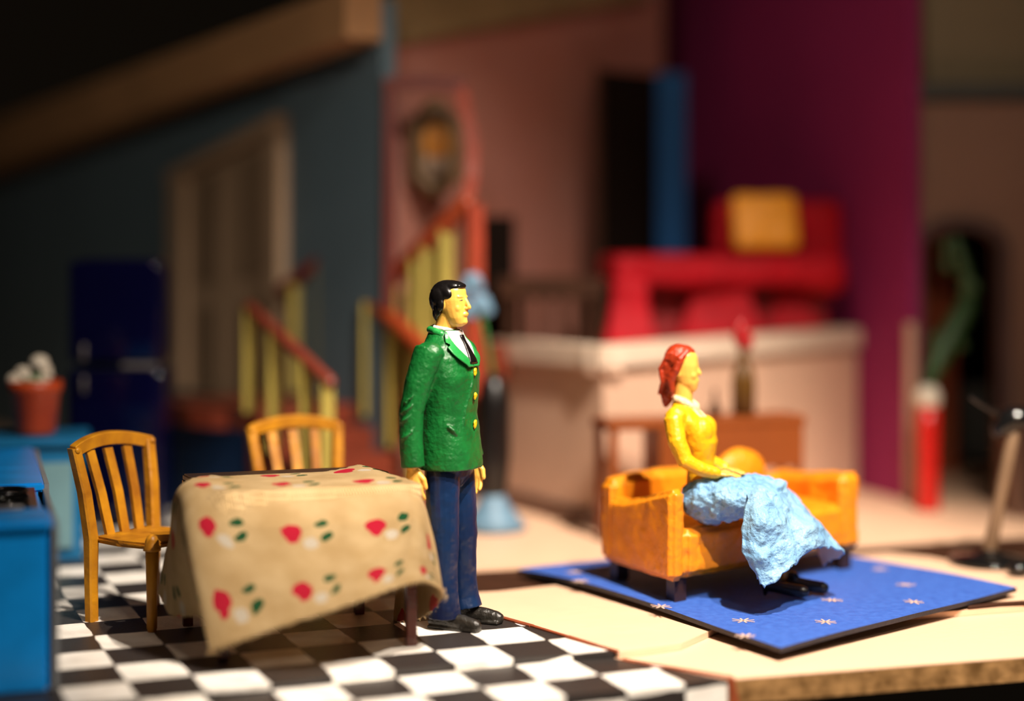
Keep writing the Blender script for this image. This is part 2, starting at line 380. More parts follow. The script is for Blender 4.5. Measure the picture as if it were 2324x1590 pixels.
hull8(bm, [Vector((.985, 7.553, -.15)), Vector((1.03, 7.565, -.15)), Vector((1.03, 7.58, -.15)), Vector((.985, 7.57, -.15)),
           Vector((.975, 7.549, -.026)), Vector((1.005, 7.558, -.026)), Vector((1.005, 7.575, -.026)), Vector((.975, 7.565, -.026))])
build('trim_3', bm, M['rust'], kind='structure', label='rust painted line on the base board and down its edge')

# left wall, blue grey, with sloping beam above
def wl(px):      # point on the left wall line under image column px
    k = 1 / 11.9 + (px - 860) * (1 / 11.9 - 1 / 16.5) / 710
    D = 1 / k; return Vector(((px - UX) / F * D, D))
WA, WB = wl(866), wl(-260)
wd = (WB - WA).normalized(); wn = Vector((-wd.y, wd.x))
if wn.y > 0: wn = -wn                      # towards the room
def wz(px, v): D = wl(px).y; return H - (v - VY) / F * D
zA, zB = wz(860, 92), wz(160, 338)
def wtop(px): 
    t = (wl(px) - wl(860)).length / (wl(160) - wl(860)).length; return zA + (zB - zA) * t
bm = bmesh.new(); slab(bm, [WA, WB, WB - wn * .12, WA - wn * .12], -.03, [wtop(866) + .3, wtop(-260) + .3, wtop(-260) + .3, wtop(866) + .3])
build('wall_left', bm, M['bluewall'], kind='structure', label='grey blue kitchen wall')
bm = bmesh.new(); p0, p1 = wl(866), wl(-260); o_ = wn * .3
slab(bm, [p0 + o_, p1 + o_, p1 + wn * .002, p0 + wn * .002], [wtop(866), wtop(-260)] + [wtop(-260), wtop(866)], [wtop(866) + .36, wtop(-260) + .52, wtop(-260) + .52, wtop(866) + .36])
build('trim_4', bm, M['beam'], kind='structure', label='brown roof beam sloping down along the top of the blue wall')

# door in the left wall: slanted top, two leaves with panels
def wallpt(px, z, off): p = wl(px) + wn * off; return Vector((p.x, p.y, z))
def wquad(bm, pa, pb, z0a, z0b, z1a, z1b, o0, o1):
    hull8(bm, [wallpt(pa, z0a, o0), wallpt(pb, z0b, o0), wallpt(pb, z0b, o1), wallpt(pa, z0a, o1), wallpt(pa, z1a, o0), wallpt(pb, z1b, o0), wallpt(pb, z1b, o1), wallpt(pa, z1a, o1)])
zl, zr = wz(405, 392), wz(655, 258)
def dz(px, f):   # f 0..1 height fraction inside the door at column px
    t = (wl(px) - wl(405)).length / (wl(655) - wl(405)).length; return .7 + (zl + (zr - zl) * t - .7) * f
bm = bmesh.new()
wquad(bm, 405, 440, .7, .7, dz(405, 1), dz(440, 1), .003, .10); wquad(bm, 628, 655, .7, .7, dz(628, 1), dz(655, 1), .003, .10)
wquad(bm, 405, 655, dz(405, .955), dz(655, .94), dz(405, 1.0), dz(655, 1.0), .003, .12)
fr = build('door_1', bm, M['door_cream'], kind='structure', label='cream double door with slanted top in the blue wall')
for a, b_ in ((440, 532), (536, 628)):
    bm = bmesh.new(); wquad(bm, a, b_, .7, .7, dz(a, .955), dz(b_, .94), .003, .05)
    lf = build('door_leaf', bm, M['door_cream'], fr)
    for f0, f1 in ((.04, .36), (.47, .90)):
        bm = bmesh.new(); wquad(bm, a + 22, b_ - 18, dz(a + 22, f0), dz(b_ - 18, f0), dz(a + 22, f1), dz(b_ - 18, f1), .045, .062)
        build('door_panel', bm, M['door_panel'], lf)

# pink back wall
def seg2(px, D): return Vector(((px - UX) / F * D, D))
def wallslab(name, m, pa, Da, pb, Db, z0, z1, th=.12, back=True, **k):
    A, B = seg2(pa, Da), seg2(pb, Db); d = (B - A).normalized(); nn = Vector((-d.y, d.x))
    if nn.y < 0: nn = -nn
    bm = bmesh.new(); za = z1 if isinstance(z1, (list, tuple)) else (z1, z1)
    slab(bm, [A, B, B + nn * th, A + nn * th], z0, [za[0], za[1], za[1], za[0]])
    return build(name, bm, m, **k)
wallslab('wall_back', M['pink'], 868, 12.2, 1505, 15.2, -.03, (3.62, 5.15), kind='structure', label='pink wall behind the stairs')
# cream beam along the top of the pink wall
A, B = seg2(862, 12.1), seg2(1470, 14.8)
bm = bmesh.new()
hull8(bm, [Vector((A.x, A.y, 3.36)), Vector((B.x, B.y, 4.12)), Vector((B.x, B.y + .3, 4.12)), Vector((A.x, A.y + .14, 3.36)),
           Vector((A.x, A.y, 3.72)), Vector((B.x, B.y, 4.9)), Vector((B.x, B.y + .3, 4.9)), Vector((A.x, A.y + .14, 3.72))])
build('trim_5', bm, M['beam_light'], kind='structure', label='olive brown beam rising along the top of the pink wall')
# purple wall coming forward on the right
A, B = seg2(1490, 17), seg2(2062, 12.62)
d = (B - A).normalized(); nn = Vector((-d.y, d.x)); nn = nn if nn.x > 0 else -nn
bm = bmesh.new(); slab(bm, [A, B, B + nn * .1, A + nn * .1], -.03, 6)
build('wall_purple', bm, M['purple'], kind='structure', label='purple wall behind the red sofa').name = 'wall_right'
bm = bmesh.new(); q = B - d * .0
slab(bm, [q - nn * .03 + d * .0, q - nn * .03 + d * .05, q + nn * .03 + d * .05, q + nn * .03], -.02, 1.35)
build('trim_6', bm, M['parapet'], kind='structure', label='pale edge strip on the end of the purple wall')
# tall dark doorway and blue post at the left end of the purple wall
bm = bmesh.new(); A1, B1 = seg2(1352, 13.75), seg2(1500, 14.2)
slab(bm, [A1, B1, B1 + Vector((0, .06)), A1 + Vector((0, .06))], .9, 3.38)
dr = build('door_2', bm, M['dark'], kind='structure', label='tall near black doorway beside the pink wall')
bm = bmesh.new(); box(bm, (A1.x + .02, A1.y - .02, 2.15), (.05, .05, 2.5), bev=.01); build('door_jamb', bm, M['umber'], dr)
# wall on the far right with an arch
wy = 12.75
def arch_wall():
    bm = bmesh.new(); x0, x1 = (2072 - UX) / F * wy, 5.2; ax0, ax1 = (2093 - UX) / F * wy, (2262 - UX) / F * wy
    zt, zs = H - (520 - VY) / F * wy, H - (560 - VY) / F * wy
    pts_in = [(ax0, -.03), (ax0, zs)] + [(ax0 + (ax1 - ax0) * (.5 - .5 * math.cos(t)), zs + (zt - zs) * math.sin(t)) for t in [math.pi * k / 12 for k in range(1, 12)]] + [(ax1, zs), (ax1, -.03)]
    top = 3.03
    # strips between opening and outline
    for y in (wy, wy + .14):
        vi = [bm.verts.new((x, y, z)) for x, z in pts_in]
        vo = [bm.verts.new((x0 if i == 0 else (x1 if i == len(pts_in) - 1 else (x0 if i == 1 else (x1 if i == len(pts_in) - 2 else x0 + (x1 - x0) * ((pts_in[i][0] - ax0) / (ax1 - ax0))))), y, -.03 if i in (0, len(pts_in) - 1) else top)) for i, _ in enumerate(pts_in)]
        for i in range(len(vi) - 1): bm.faces.new((vi[i], vi[i + 1], vo[i + 1], vo[i]))
        if y == wy: f_i, f_o = vi, vo
        else:
            for i in range(len(vi) - 1):
                bm.faces.new((f_i[i], f_i[i + 1], vi[i + 1], vi[i])); bm.faces.new((f_o[i], f_o[i + 1], vo[i + 1], vo[i]))
    return bm, pts_in
bm, arch_pts = arch_wall()
build('wall_arch', bm, M['brownwall'], kind='structure', label='brown wall with an arched opening').name = 'wall_front_right'
bm = bmesh.new(); box(bm, (4.15, wy + .04, 3.10), (2.25, .24, .13)); build('trim_7', bm, M['grey_band'], kind='structure', label='ledge above the arch wall, coloured dark grey for its shadow')  # ledge shadow painted in: the whole box is dark grey
bm = bmesh.new(); box(bm, (4.15, wy + .20, 4.4), (2.25, .1, 2.5)); build('wall_upper', bm, M['olivewall'], kind='structure', label='olive brown upper wall above the ledge')
# arch moulding
bm = bmesh.new(); rs = []
for i, (x, z) in enumerate(arch_pts):
    cx, cz = (arch_pts[0][0] + arch_pts[-1][0]) / 2, 1.9
    s = 1 if x > cx else -1
    j = 0 if i in (0, 1, len(arch_pts) - 2, len(arch_pts) - 1) else 1
    nx, nz = (s, 0) if not j else ((x - cx) / .35, .9)
    L = math.hypot(nx, nz); nx /= L; nz /= L
    rs.append([Vector((x + nx * a, wy - b, z + nz * a)) for a, b in ((0, -.1), (0, .05), (.09, .05), (.09, 0))])
rings(bm, rs)
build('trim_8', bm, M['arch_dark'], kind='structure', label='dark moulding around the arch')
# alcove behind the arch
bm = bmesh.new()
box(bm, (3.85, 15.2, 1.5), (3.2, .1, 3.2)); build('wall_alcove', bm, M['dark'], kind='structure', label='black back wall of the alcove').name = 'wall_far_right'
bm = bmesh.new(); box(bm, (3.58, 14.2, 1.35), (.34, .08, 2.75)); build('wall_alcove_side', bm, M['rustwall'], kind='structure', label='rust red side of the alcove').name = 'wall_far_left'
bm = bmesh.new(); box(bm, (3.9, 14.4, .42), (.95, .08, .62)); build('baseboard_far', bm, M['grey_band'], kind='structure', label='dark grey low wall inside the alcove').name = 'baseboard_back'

# ================================================================ TERRACE (raised balcony with cream rim)
C0, CL, CR = Vector((.619, 11.31)), Vector((-.13, 12.55)), Vector((2.735, 13.285))
def inset(t):
    a = (CL - C0).normalized(); b = (CR - C0).normalized()
    return C0 + (a + b) * t
T = empty('terrace', (C0.x, C0.y, 0), label='raised beige balcony block with a thick cream rim, carrying the red sofa', cat='balcony')
ci = inset(.13); la = (CR - C0).normalized() * .0
bm = bmesh.new()
dL = (CL - C0).normalized(); dR = (CR - C0).normalized()
slab(bm, [C0, CR, (2.62, 13.62), (2.3, 14.5), (1.3, 14.0), (.2, 13.1), CL], 0.004, 1.06)
build('wall_block', bm, M['parapet'], T)
def strip(bm, P, Q, n_in, w_, o, z0, z1):
    slab(bm, [P - n_in * o, Q - n_in * o, Q + n_in * w_, P + n_in * w_], z0, z1)
nL = Vector((-dL.y, dL.x)); nL = nL if nL.dot(dR) > 0 else -nL
nR = Vector((-dR.y, dR.x)); nR = nR if nR.dot(dL) > 0 else -nR
for P, Q, n_, zz in ((C0 - dL * .05, CL, nL, 0), (C0 - dR * .05, CR, nR, .0)):
    bm = bmesh.new(); slab(bm, [P, Q, Q + n_ * .12, P + n_ * .12], 1.06, 1.10)
    box_o = build('parapet', bm, M['parapet'], T)
for P, Q, n_, tt in ((C0 - dL * .05, CL, nL, (0, -.02)), (C0 - dR * .05, CR, nR, (0, .03))):
    bm = bmesh.new(); a, b_ = tt
    slab(bm, [P - n_ * .06, Q - n_ * .06, Q + n_ * .17, P + n_ * .17], [1.09 + a, 1.09 + b_, 1.09 + b_, 1.09 + a], [1.25 + a, 1.25 + b_, 1.25 + b_, 1.25 + a])
    bmesh.ops.bevel(bm, geom=bm.edges[:], offset=.02, segments=2, affect='EDGES')
    build('rim', bm, M['rim'], T)
bm = bmesh.new(); slab(bm, [C0 - nL * .03, CL - nL * .03, CL + nL * .01, C0 + nL * .01], .005, .13); build('base_strip', bm, M['base_brown'], T)  # dark brown strip along the foot of the left face

# ================================================================ STAIRCASE
SO = Vector((-1.86, 11.6)); sw = Vector((.78, .62)).normalized(); sd = Vector((.62, -.78)).normalized()
def sp_(a, b): return SO + sw * a + sd * b
S = empty('staircase', (SO.x, SO.y, 0), label='U-shaped red staircase with yellow balusters between kitchen and pink wall', cat='staircase')
bm = bmesh.new(); slab(bm, [sp_(.03, -.03), sp_(.95, -.03), sp_(.95, -1.1), sp_(.03, -1.1)], 0.002, .64); build('landing_base', bm, M['navy_wall'], S)
bm = bmesh.new()
pts = [sp_(0, 0), sp_(1.9, 0), sp_(1.9, -1.1), sp_(.3, -1.25)] + [sp_(.3 - .44 * math.sin(t), -.62 - .62 * math.cos(t)) for t in [R(20 * k) for k in range(1, 9)]]
slab(bm, pts, .64, .78); build('landing', bm, M['step'], S)
for i in range(4):
    bm = bmesh.new(); z1 = .63 - .155 * i
    slab(bm, [sp_(.02, .02 + .27 * i), sp_(.97, .02 + .27 * i), sp_(.97, .26 + .27 * i), sp_(.02, .26 + .27 * i)], 0.002, z1)
    build('step', bm, M['step'], S)
for i in range(3):
    bm = bmesh.new(); z1 = .90 + .155 * i
    slab(bm, [sp_(1.02, -.05 + .22 * i), sp_(1.86, -.05 + .22 * i), sp_(1.86, .165 + .22 * i), sp_(1.02, .165 + .22 * i)], z1 - .3 if i < 3 else z1 - .25, z1)
    build('step', bm, M['step'], S)
def rail(p, q, r, m): bm = bmesh.new(); limb(bm, [p, p.lerp(q, .5), q], [r] * 3, 10); return build('handrail', bm, m, S, smooth=True)
def post(p, z0, wd_, dp=.05, m=None, rz=AL):
    bm = bmesh.new(); box(bm, (p.x, p.y, (z0 + p.z) / 2), (wd_, dp, p.z - z0), rz=rz, bev=.008); build('baluster', bm, m or M['baluster'], S)
r1a, r1b = at(566, 697, 11.55), at(748, 866, 10.75)
rail(r1a, r1b, .045, M['brown_rail'])
for t in (.0, .32, .72, .97):
    p = r1a.lerp(r1b, t); post(p, max(.0, .78 - t * .75), .09)
r2a, r2b = at(842, 682, 12.1), at(985, 812, 11.3)
rail(r2a, r2b, .062, M['red_rail'])
for t, w_ in ((.03, .17), (.35, .09), (.7, .09)):
    p = r2a.lerp(r2b, t); post(p, max(.0, .72 - t * .6), w_)
r3a, r3b = at(842, 678, 12.12), at(1058, 462, 11.45)
rail(r3a, r3b, .07, M['red_rail'])
for t, w_, zz in ((.25, .07, .8), (.5, .13, .95), (.62, .13, 1.0), (.8, .12, 1.15)):
    p = r3a.lerp(r3b, t); post(p, zz, w_)
r4a, r4b = at(640, 655, 12.75), at(872, 485, 12.45)
rail(r4a, r4b, .05, M['red_dark'])
for t in (.12, .38, .62, .88):
    p = r4a.lerp(r4b, t); post(p, .79 + .25 * t, .08)
p = at(1076, 465, 11.40); post(p, .9, .12, .1, M['red_trim'])

# red door surround at the top of the stairs, with the oval picture
bm = bmesh.new(); D1 = 11.85
def stripv(pts, wd_, dp, m, name, par=None, **k):
    bm = bmesh.new(); rs = []
    for i, p in enumerate(pts):
        a = pts[max(i - 1, 0)]; c = pts[min(i + 1, len(pts) - 1)]; t = (c - a).normalized(); n_ = Vector((t.z, 0, -t.x)).normalized()
        rs.append([p + n_ * wd_ / 2 + Vector((0, -dp / 2, 0)), p - n_ * wd_ / 2 + Vector((0, -dp / 2, 0)), p - n_ * wd_ / 2 + Vector((0, dp / 2, 0)), p + n_ * wd_ / 2 + Vector((0, dp / 2, 0))])
    rings(bm, rs); return build(name, bm, m, par, **k)
df = empty('door_frame', at(884, 700, D1) , label='dark red door frame with a bowed right side at the head of the stairs', cat='door frame')
stripv([at(884, 196, D1), at(884, 400, D1), at(884, 700, D1)], .075, .07, M['red_dark'], 'jamb', df)
stripv([at(872, 190, D1), at(960, 186, D1), at(1056, 192, D1)], .085, .075, M['red_dark'], 'lintel', df)
stripv([at(1048, 196, D1), at(1058, 260, D1 - .08), at(1074, 330, D1 - .16), at(1072, 400, D1 - .25), at(1062, 455, D1 - .36)], .09, .07, M['red_trim'], 'jamb', df)
Dp = 12.3; pc = at(988, 338, Dp)
pic = empty('oval_picture', pc, label='oval gold framed picture on the pink wall above the stairs', cat='picture')
bm = bmesh.new(); rs = []
for k in range(24):
    a = 2 * math.pi * k / 24; rs.append([pc + Vector((math.cos(a) * r * .5, -dd, math.sin(a) * r)) for r, dd in ((.35, 0), (.37, .05), (.25, .06), (.23, 0))])
rs.append(rs[0])
rings(bm, rs, cap=False); bmesh.ops.remove_doubles(bm, verts=bm.verts, dist=.001); build('frame', bm, M['oldgold'], pic, smooth=True)
bm = bmesh.new(); box(bm, pc + Vector((0, .01, -.0)), (.40, .02, .50)); build('backing', bm, M['oldgold'], pic)
bm = bmesh.new(); ell(bm, pc + Vector((.01, -.01, .05)), (.11, .03, .14)); build('painted_head', bm, M['portrait'], pic, smooth=True)
bm = bmesh.new(); ell(bm, pc + Vector((.01, -.01, -.11)), (.10, .02, .09)); build('painted_shoulders', bm, M['portrait_low'], pic, smooth=True)

# blue post
bm = bmesh.new(); a = at(1524, 165, 13.9); box(bm, (a.x, a.y, 2.2), (.25, .06, (a.z - 2.2) * 2), bev=.01)
tag(build('blue_door', bm, M['bluepost']), 'narrow blue door standing open beside the tall dark doorway', 'door')

# ================================================================ TERRACE FURNITURE
zf = 1.062
# red sofa
rc = Vector((1.72, 12.98)); 
def rp(u, v, D): return at(u, v, D)
RS = empty('red_sofa', (1.85, 13.1, zf), label='bulky red sofa on the raised balcony', cat='sofa')
bm = bmesh.new()
box(bm, (1.62, 13.0, 1.74), (1.86, .60, .24), rz=R(12), bev=.07)
clay(build('seat', bm, M['red'], RS), .022, 4, .03, .2)
bm = bmesh.new(); box(bm, (2.13, 13.46, 2.00), (1.06, .24, .60), rz=R(6), bev=.11)
clay(build('backrest', bm, M['red'], RS), .022, 4, .03, .2)
bm = bmesh.new(); box(bm, (2.42, 13.2, 1.72), (.34, .50, .34), rz=R(8), bev=.12)
clay(build('armrest', bm, M['red'], RS), .022, 4, .03, .2)
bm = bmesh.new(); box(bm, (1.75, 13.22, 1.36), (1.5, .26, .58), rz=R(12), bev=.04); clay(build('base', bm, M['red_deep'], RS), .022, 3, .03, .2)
for px, wd_, pz in ((1428, .34, 12.65), (1632, .60, 12.98), (1790, .34, 13.28)):
    p = at(px, 700, pz); bm = bmesh.new()
    rings(bm, [[Vector((p.x + sx * wd_ * k / 2, p.y + sy * .17 * k, z)) for sx, sy in ((-1, -1), (1, -1), (1, 1), (-1, 1))] for z, k in ((zf + .002, 1.25), (1.3, 1.05), (1.5, .8), (1.68, .8))])
    clay(build('foot_block', bm, M['red'], RS), .022, 3, .03, .2)
# amber cushion
p = at(1735, 515, 13.1)
bm = bmesh.new(); box(bm, (p.x, p.y, 2.11), (.52, .15, .46), rz=R(8), bev=.07, rx=R(-14))
tag(clay(build('cushion', bm, M['cushion'], loc=None), .015, 6, .02, .15), 'amber cushion propped upright on the red sofa', 'cushion')
# dark chair and low slatted table on the terrace's left
def tall_chair(x, y, z, wd_, ht, m):
    t = empty('tall_chair', (x, y, z), label='dark high-backed chair by the pink wall', cat='chair')
    bm = bmesh.new(); box(bm, (x, y, z + .42), (wd_, .3, .06), bev=.01); build('seat', bm, m, t)
    bm = bmesh.new(); box(bm, (x, y + .14, z + .44 + (ht - .44) / 2), (wd_, .05, ht - .44), bev=.015); build('backrest', bm, m, t)
    for sx in (-1, 1):
        for sy in (-1, 1):
            bm = bmesh.new(); box(bm, (x + sx * wd_ * .42, y + sy * .12, z + .2), (.04, .04, .40)); build('leg', bm, m, t)
tall_chair(-.115, 12.72, .006, .27, 2.15, M['dark'])
q = at(1250, 640, 12.45)
t = empty('slatted_table', (q.x + .02, q.y, zf), label='low dark brown table with slatted sides beside the red sofa', cat='table')
bm = bmesh.new(); box(bm, (q.x + .0, q.y, q.z - .04), (.78, .30, .16), bev=.015); build('tabletop', bm, M['umber'], t)
for sx in (-.33, -.20, -.07, .06, .19, .32):
    bm = bmesh.new(); box(bm, (q.x + .02 + sx, q.y - .10, (zf + q.z) / 2 - .06), (.055, .05, q.z - zf - .13)); build('slat', bm, M['umber'], t)
for sx in (-.28, .28):
    bm = bmesh.new(); box(bm, (q.x + .02 + sx, q.y + .10, (zf + q.z) / 2 - .06), (.06, .06, q.z - zf - .13)); build('leg', bm, M['umber'], t)

# ================================================================ LIVING ROOM, behind
# brown console table with an open left side
a0 = Vector((.62, 10.72)); cd = Vector((math.cos(R(17)), math.sin(R(17)))); cn = Vector((-cd.y, cd.x))
def cp(a, b): return a0 + cd * a + cn * b
zt = .80
ct = empty('console_table', (a0.x, a0.y, .004), label='orange brown console table behind the orange sofa, open at its left end', cat='table')
L = 1.40
bm = bmesh.new(); slab(bm, [cp(0, 0), cp(L, 0), cp(L, .34), cp(0, .34)], zt - .06, zt); bmesh.ops.bevel(bm, geom=bm.edges[:], offset=.01, segments=2, affect='EDGES'); build('tabletop', bm, M['table_brown'], ct)
bm = bmesh.new(); slab(bm, [cp(.36, .01), cp(L - .02, .01), cp(L - .02, .32), cp(.36, .32)], .46, zt - .06); build('drawer_case', bm, M['table_brown'], ct)
for a, b in ((.02, .02), (.02, .28), (L - .07, .02), (L - .07, .28), (.36, .02), (.36, .28)):
    bm = bmesh.new(); slab(bm, [cp(a, b), cp(a + .05, b), cp(a + .05, b + .04), cp(a, b + .04)], .004, zt - .06 if a < .3 else .46); build('leg', bm, M['table_brown'], ct)
p = cp(1.02, .17)
bt = empty('bottle', (p.x, p.y, zt), label='dark olive bottle with a red flower stuck in it, on the console table', cat='bottle')
bm = bmesh.new(); lathe(bm, [(.05, 0), (.078, .01), (.08, .2), (.07, .29), (.04, .34), (.03, .42), (.034, .44)], (p.x, p.y, zt + .001)); build('glass', bm, M['bottle'], bt, smooth=True)
bm = bmesh.new(); ell(bm, (p.x - .02, p.y, zt + .54), (.055, .05, .10)); ell(bm, (p.x + .02, p.y, zt + .48), (.05, .05, .06)); clay(build('flower', bm, M['redglass'], bt), .012, 2, .02, .05)
p = cp(.80, .14)
bm = bmesh.new(); lathe(bm, [(.035, 0), (.042, .02), (.03, .07), (.012, .10), (.012, .17), (.004, .18)], (p.x, p.y, zt + .001)); tag(build('small_jar', bm, M['umber'], smooth=True), 'small brown stoppered jar left of the bottle on the console table', 'jar')

# black tall case with pale blue flowers behind the man's shoulder
q = Vector((-.125, 11.35))
fv = empty('floor_vase', (q.x, q.y, .0), label='tall black vase on a pale blue foot, pale blue blooms rising behind the man', cat='vase')
bm = bmesh.new(); lathe(bm, [(.20, 0), (.23, .02), (.17, .09), (.09, .20), (.06, .30)], (q.x + .0, q.y, .006)); build('foot', bm, M['palewblue'], fv, smooth=True)
bm = bmesh.new(); lathe(bm, [(.04, .18), (.09, .26), (.115, .5), (.115, .85), (.09, 1.0), (.05, 1.06)], (q.x + .0, q.y, 0)); build('body', bm, M['black'], fv, smooth=True)
bm = bmesh.new(); limb(bm, [(q.x, q.y, 1.0), (q.x - .05, q.y, 1.3), (q.x - .1, q.y, 1.55)], [.015] * 3, 8); build('stem', bm, M['leaf'], fv, smooth=True)
for (u, v, r) in ((1072, 640, .07), (1090, 690, .08), (1060, 705, .06), (1052, 660, .05)):
    p = at(u, v, 11.35); bm = bmesh.new(); ell(bm, p, (r, r * .7, r), seg=14); ell(bm, p + Vector((r * .6, 0, -r * .5)), (r * .6, r * .5, r * .6), seg=12); build('bloom', bm, M['palewblue'], fv, smooth=True)

# ================================================================ RIGHT SIDE
# red vase with cactus stem in the arch
p = at(2106, 1098, 12.2); gx, gy = p.x, 12.2
cv = empty('red_vase', (gx, gy, .004), label='tall red cylinder vase with pale rim at the left foot of the arch', cat='vase')
bm = bmesh.new(); lathe(bm, [(.085, 0), (.088, .02), (.075, .3), (.085, .6), (.08, .76)], (gx, gy, .005)); build('body', bm, M['vase_red'], cv, smooth=True)
bm = bmesh.new(); lathe(bm, [(.07, .74), (.09, .77), (.092, .84), (.06, .90), (.03, .91)], (gx, gy, .005)); build('neck', bm, M['petal'], cv, smooth=True)
bm = bmesh.new(); pl = [at(2108, 868, 12.25), at(2130, 810, 12.3), at(2165, 745, 12.4), at(2195, 690, 12.45)]
limb(bm, pl, [.05, .085, .09, .075], 12); build('stem', bm, M['cactus'], cv, smooth=True)
bm = bmesh.new(); pl = [at(2195, 700, 12.45), at(2192, 620, 12.47), at(2168, 545, 12.47)]
limb(bm, pl, [.06, .05, .04], 12); build('stem', bm, M['cactus'], cv, smooth=True)
for (u, v) in ((2150, 600), (2210, 650), (2120, 770), (2180, 780), (2150, 560)):
    pp = at(u, v, 12.42); bm = bmesh.new(); ell(bm, pp, (.045, .02, .06), (0, random.uniform(-.8, .8), 0), 10); build('leaf', bm, M['cactus'], cv, smooth=True)

# stand with round black foot
p = at(2252, 1278, 10.1); bx, by = p.x, 10.15
ms = empty('pedestal_stand', (bx, by, .002), label='beige pole on a round glossy black foot, black head with a boom on top', cat='stand')
bm = bmesh.new(); lathe(bm, [(.21, 0), (.25, .008), (.245, .03), (.12, .05), (.05, .075), (.035, .10)], (bx, by, .004)); build('foot', bm, M['gloss_black'], ms, smooth=True)
a, b_ = Vector((bx + .0, by, .09)), at(2300, 985, 10.1)
bm = bmesh.new(); limb(bm, [a, a.lerp(b_, .35), a.lerp(b_, .6), b_], [.048, .036, .040, .036], 12); build('pole', bm, M['pole'], ms, smooth=True)
bm = bmesh.new(); limb(bm, [at(2268, 975, 10.1), at(2296, 950, 10.1), at(2340, 948, 10.1)], [.05, .075, .07], 14); build('head', bm, M['gloss_black'], ms, smooth=True)
bm = bmesh.new(); limb(bm, [at(2204, 902, 10.0), at(2240, 925, 10.05), at(2290, 950, 10.1)], [.010, .013, .018], 8); build('boom', bm, M['gloss_black'], ms, smooth=True)
p = at(2312, 1300, 9.75)
bm = bmesh.new(); ell(bm, (p.x, p.y, .047), (.07, .06, .045)); tag(build('black_ball', bm, M['gloss_black'], smooth=True), 'small black lump on the cream floor in front of the stand', 'ball')
# brown cabinet at the right edge
bm = bmesh.new(); box(bm, (3.85, 12.1, .36), (.58, .5, .71), bev=.02)
bc = build('brown_cabinet', bm, M['base_brown']); tag(bc, 'dark brown low cabinet at the right edge behind the stand', 'cabinet')
bm = bmesh.new(); box(bm, (3.85, 11.84, .36), (.46, .02, .55), bev=.008); build('door', bm, M['umber'], bc)

# ================================================================ KITCHEN
fx = (258 - UX) / F * 11.4
fg = empty('refrigerator', (fx, 11.7, 0), label='tall glossy navy refrigerator with rounded top', cat='refrigerator')
bm = bmesh.new(); box(bm, (fx, 11.64, .545), (.66, .42, 1.08), bev=.05); box(bm, (fx, 11.64, 1.47), (.66, .42, .74), bev=.12)
build('body', bm, M['fridge'], fg, smooth=True)
bm = bmesh.new(); box(bm, (fx, 11.41, 1.48), (.60, .06, .68), bev=.028); d_ = build('door', bm, M['fridge'], fg, smooth=True)
bm = bmesh.new(); limb(bm, [(fx - .19, 11.35, 1.16), (fx - .19, 11.34, 1.20), (fx - .19, 11.35, 1.25)], [.014] * 3, 8); build('handle', bm, M['chrome'], d_, smooth=True, label='dull chrome handle')
bm = bmesh.new(); box(bm, (fx, 11.41, .58), (.60, .06, 1.02), bev=.028); d_ = build('door', bm, M['fridge'], fg, smooth=True)
bm = bmesh.new(); limb(bm, [(fx - .19, 11.35, .94), (fx - .19, 11.34, .99), (fx - .19, 11.35, 1.03)], [.014] * 3, 8); build('handle', bm, M['chrome'], d_, smooth=True, label='dull chrome handle')
bm = bmesh.new(); box(bm, (fx + .18, 11.38, 1.115), (.24, .03, .035), bev=.008); build('trim_strip', bm, M['chrome'], fg)

# back counter with teal panels
nc = Vector((-2.64, 10.3)); cd2 = Vector((CA, SA)) * .985; ce2 = Vector((-SA, CA))
cd2 = Vector((.97, .24)).normalized(); ce2 = Vector((-.24, .97)).normalized()
def kc(a, b): return nc - cd2 * a + ce2 * b
bcn = empty('base_cabinet', (nc.x, nc.y, 0), label='blue base cabinet with pale teal doors below the flower pot', cat='cabinet')
bm = bmesh.new(); slab(bm, [kc(1.6, 0), kc(0, 0), kc(0, .5), kc(1.6, .5)], .002, .70); build('body', bm, M['counter'], bcn)
for a in (.06, .60):
    bm = bmesh.new(); slab(bm, [kc(a + .50, -.03), kc(a, -.03), kc(a, .0), kc(a + .50, .0)], .08, .60); d_ = build('door', bm, M['teal'], bcn)
    bm = bmesh.new(); p = kc(a + .42, -.045); ell(bm, (p.x, p.y, .5), (.018, .018, .018), seg=10); build('knob', bm, M['chrome'], d_, smooth=True)
bm = bmesh.new(); slab(bm, [kc(1.65, -.05), kc(-.04, -.05), kc(-.04, .52), kc(1.65, .52)], .70, .755); bmesh.ops.bevel(bm, geom=bm.edges[:], offset=.01, segments=2, affect='EDGES')
tag(build('worktop', bm, M['counter']), 'dark blue worktop carrying the orange flower pot', 'worktop')
# flower pot
pp = at(66, 1000, 10.28); px_, py_ = pp.x, 10.42
fp = empty('flower_pot', (px_, py_, .757), label='orange red flower pot with white blossoms on the blue worktop', cat='plant')
bm = bmesh.new(); lathe(bm, [(.105, 0), (.125, .02), (.15, .26), (.163, .27), (.163, .33), (.14, .335), (.13, .30)], (px_, py_, .757)); build('pot', bm, M['pot'], fp, smooth=True)
bm = bmesh.new(); lathe(bm, [(.13, .29), (.12, .32), (.05, .34)], (px_, py_, .757)); build('soil', bm, M['leaf'], fp, smooth=True)
for (u, v, r) in ((35, 862, .055), (52, 845, .05), (90, 822, .06), (102, 838, .045), (85, 868, .06), (65, 870, .04), (98, 856, .05)):
    p = at(u, v, 10.4); bm = bmesh.new(); ell(bm, p, (r, r * .8, r * .8), seg=12); ell(bm, p + Vector((.03, -.02, -.03)), (r * .6, r * .6, r * .5), seg=10); build('blossom', bm, M['petal'], fp, smooth=True)
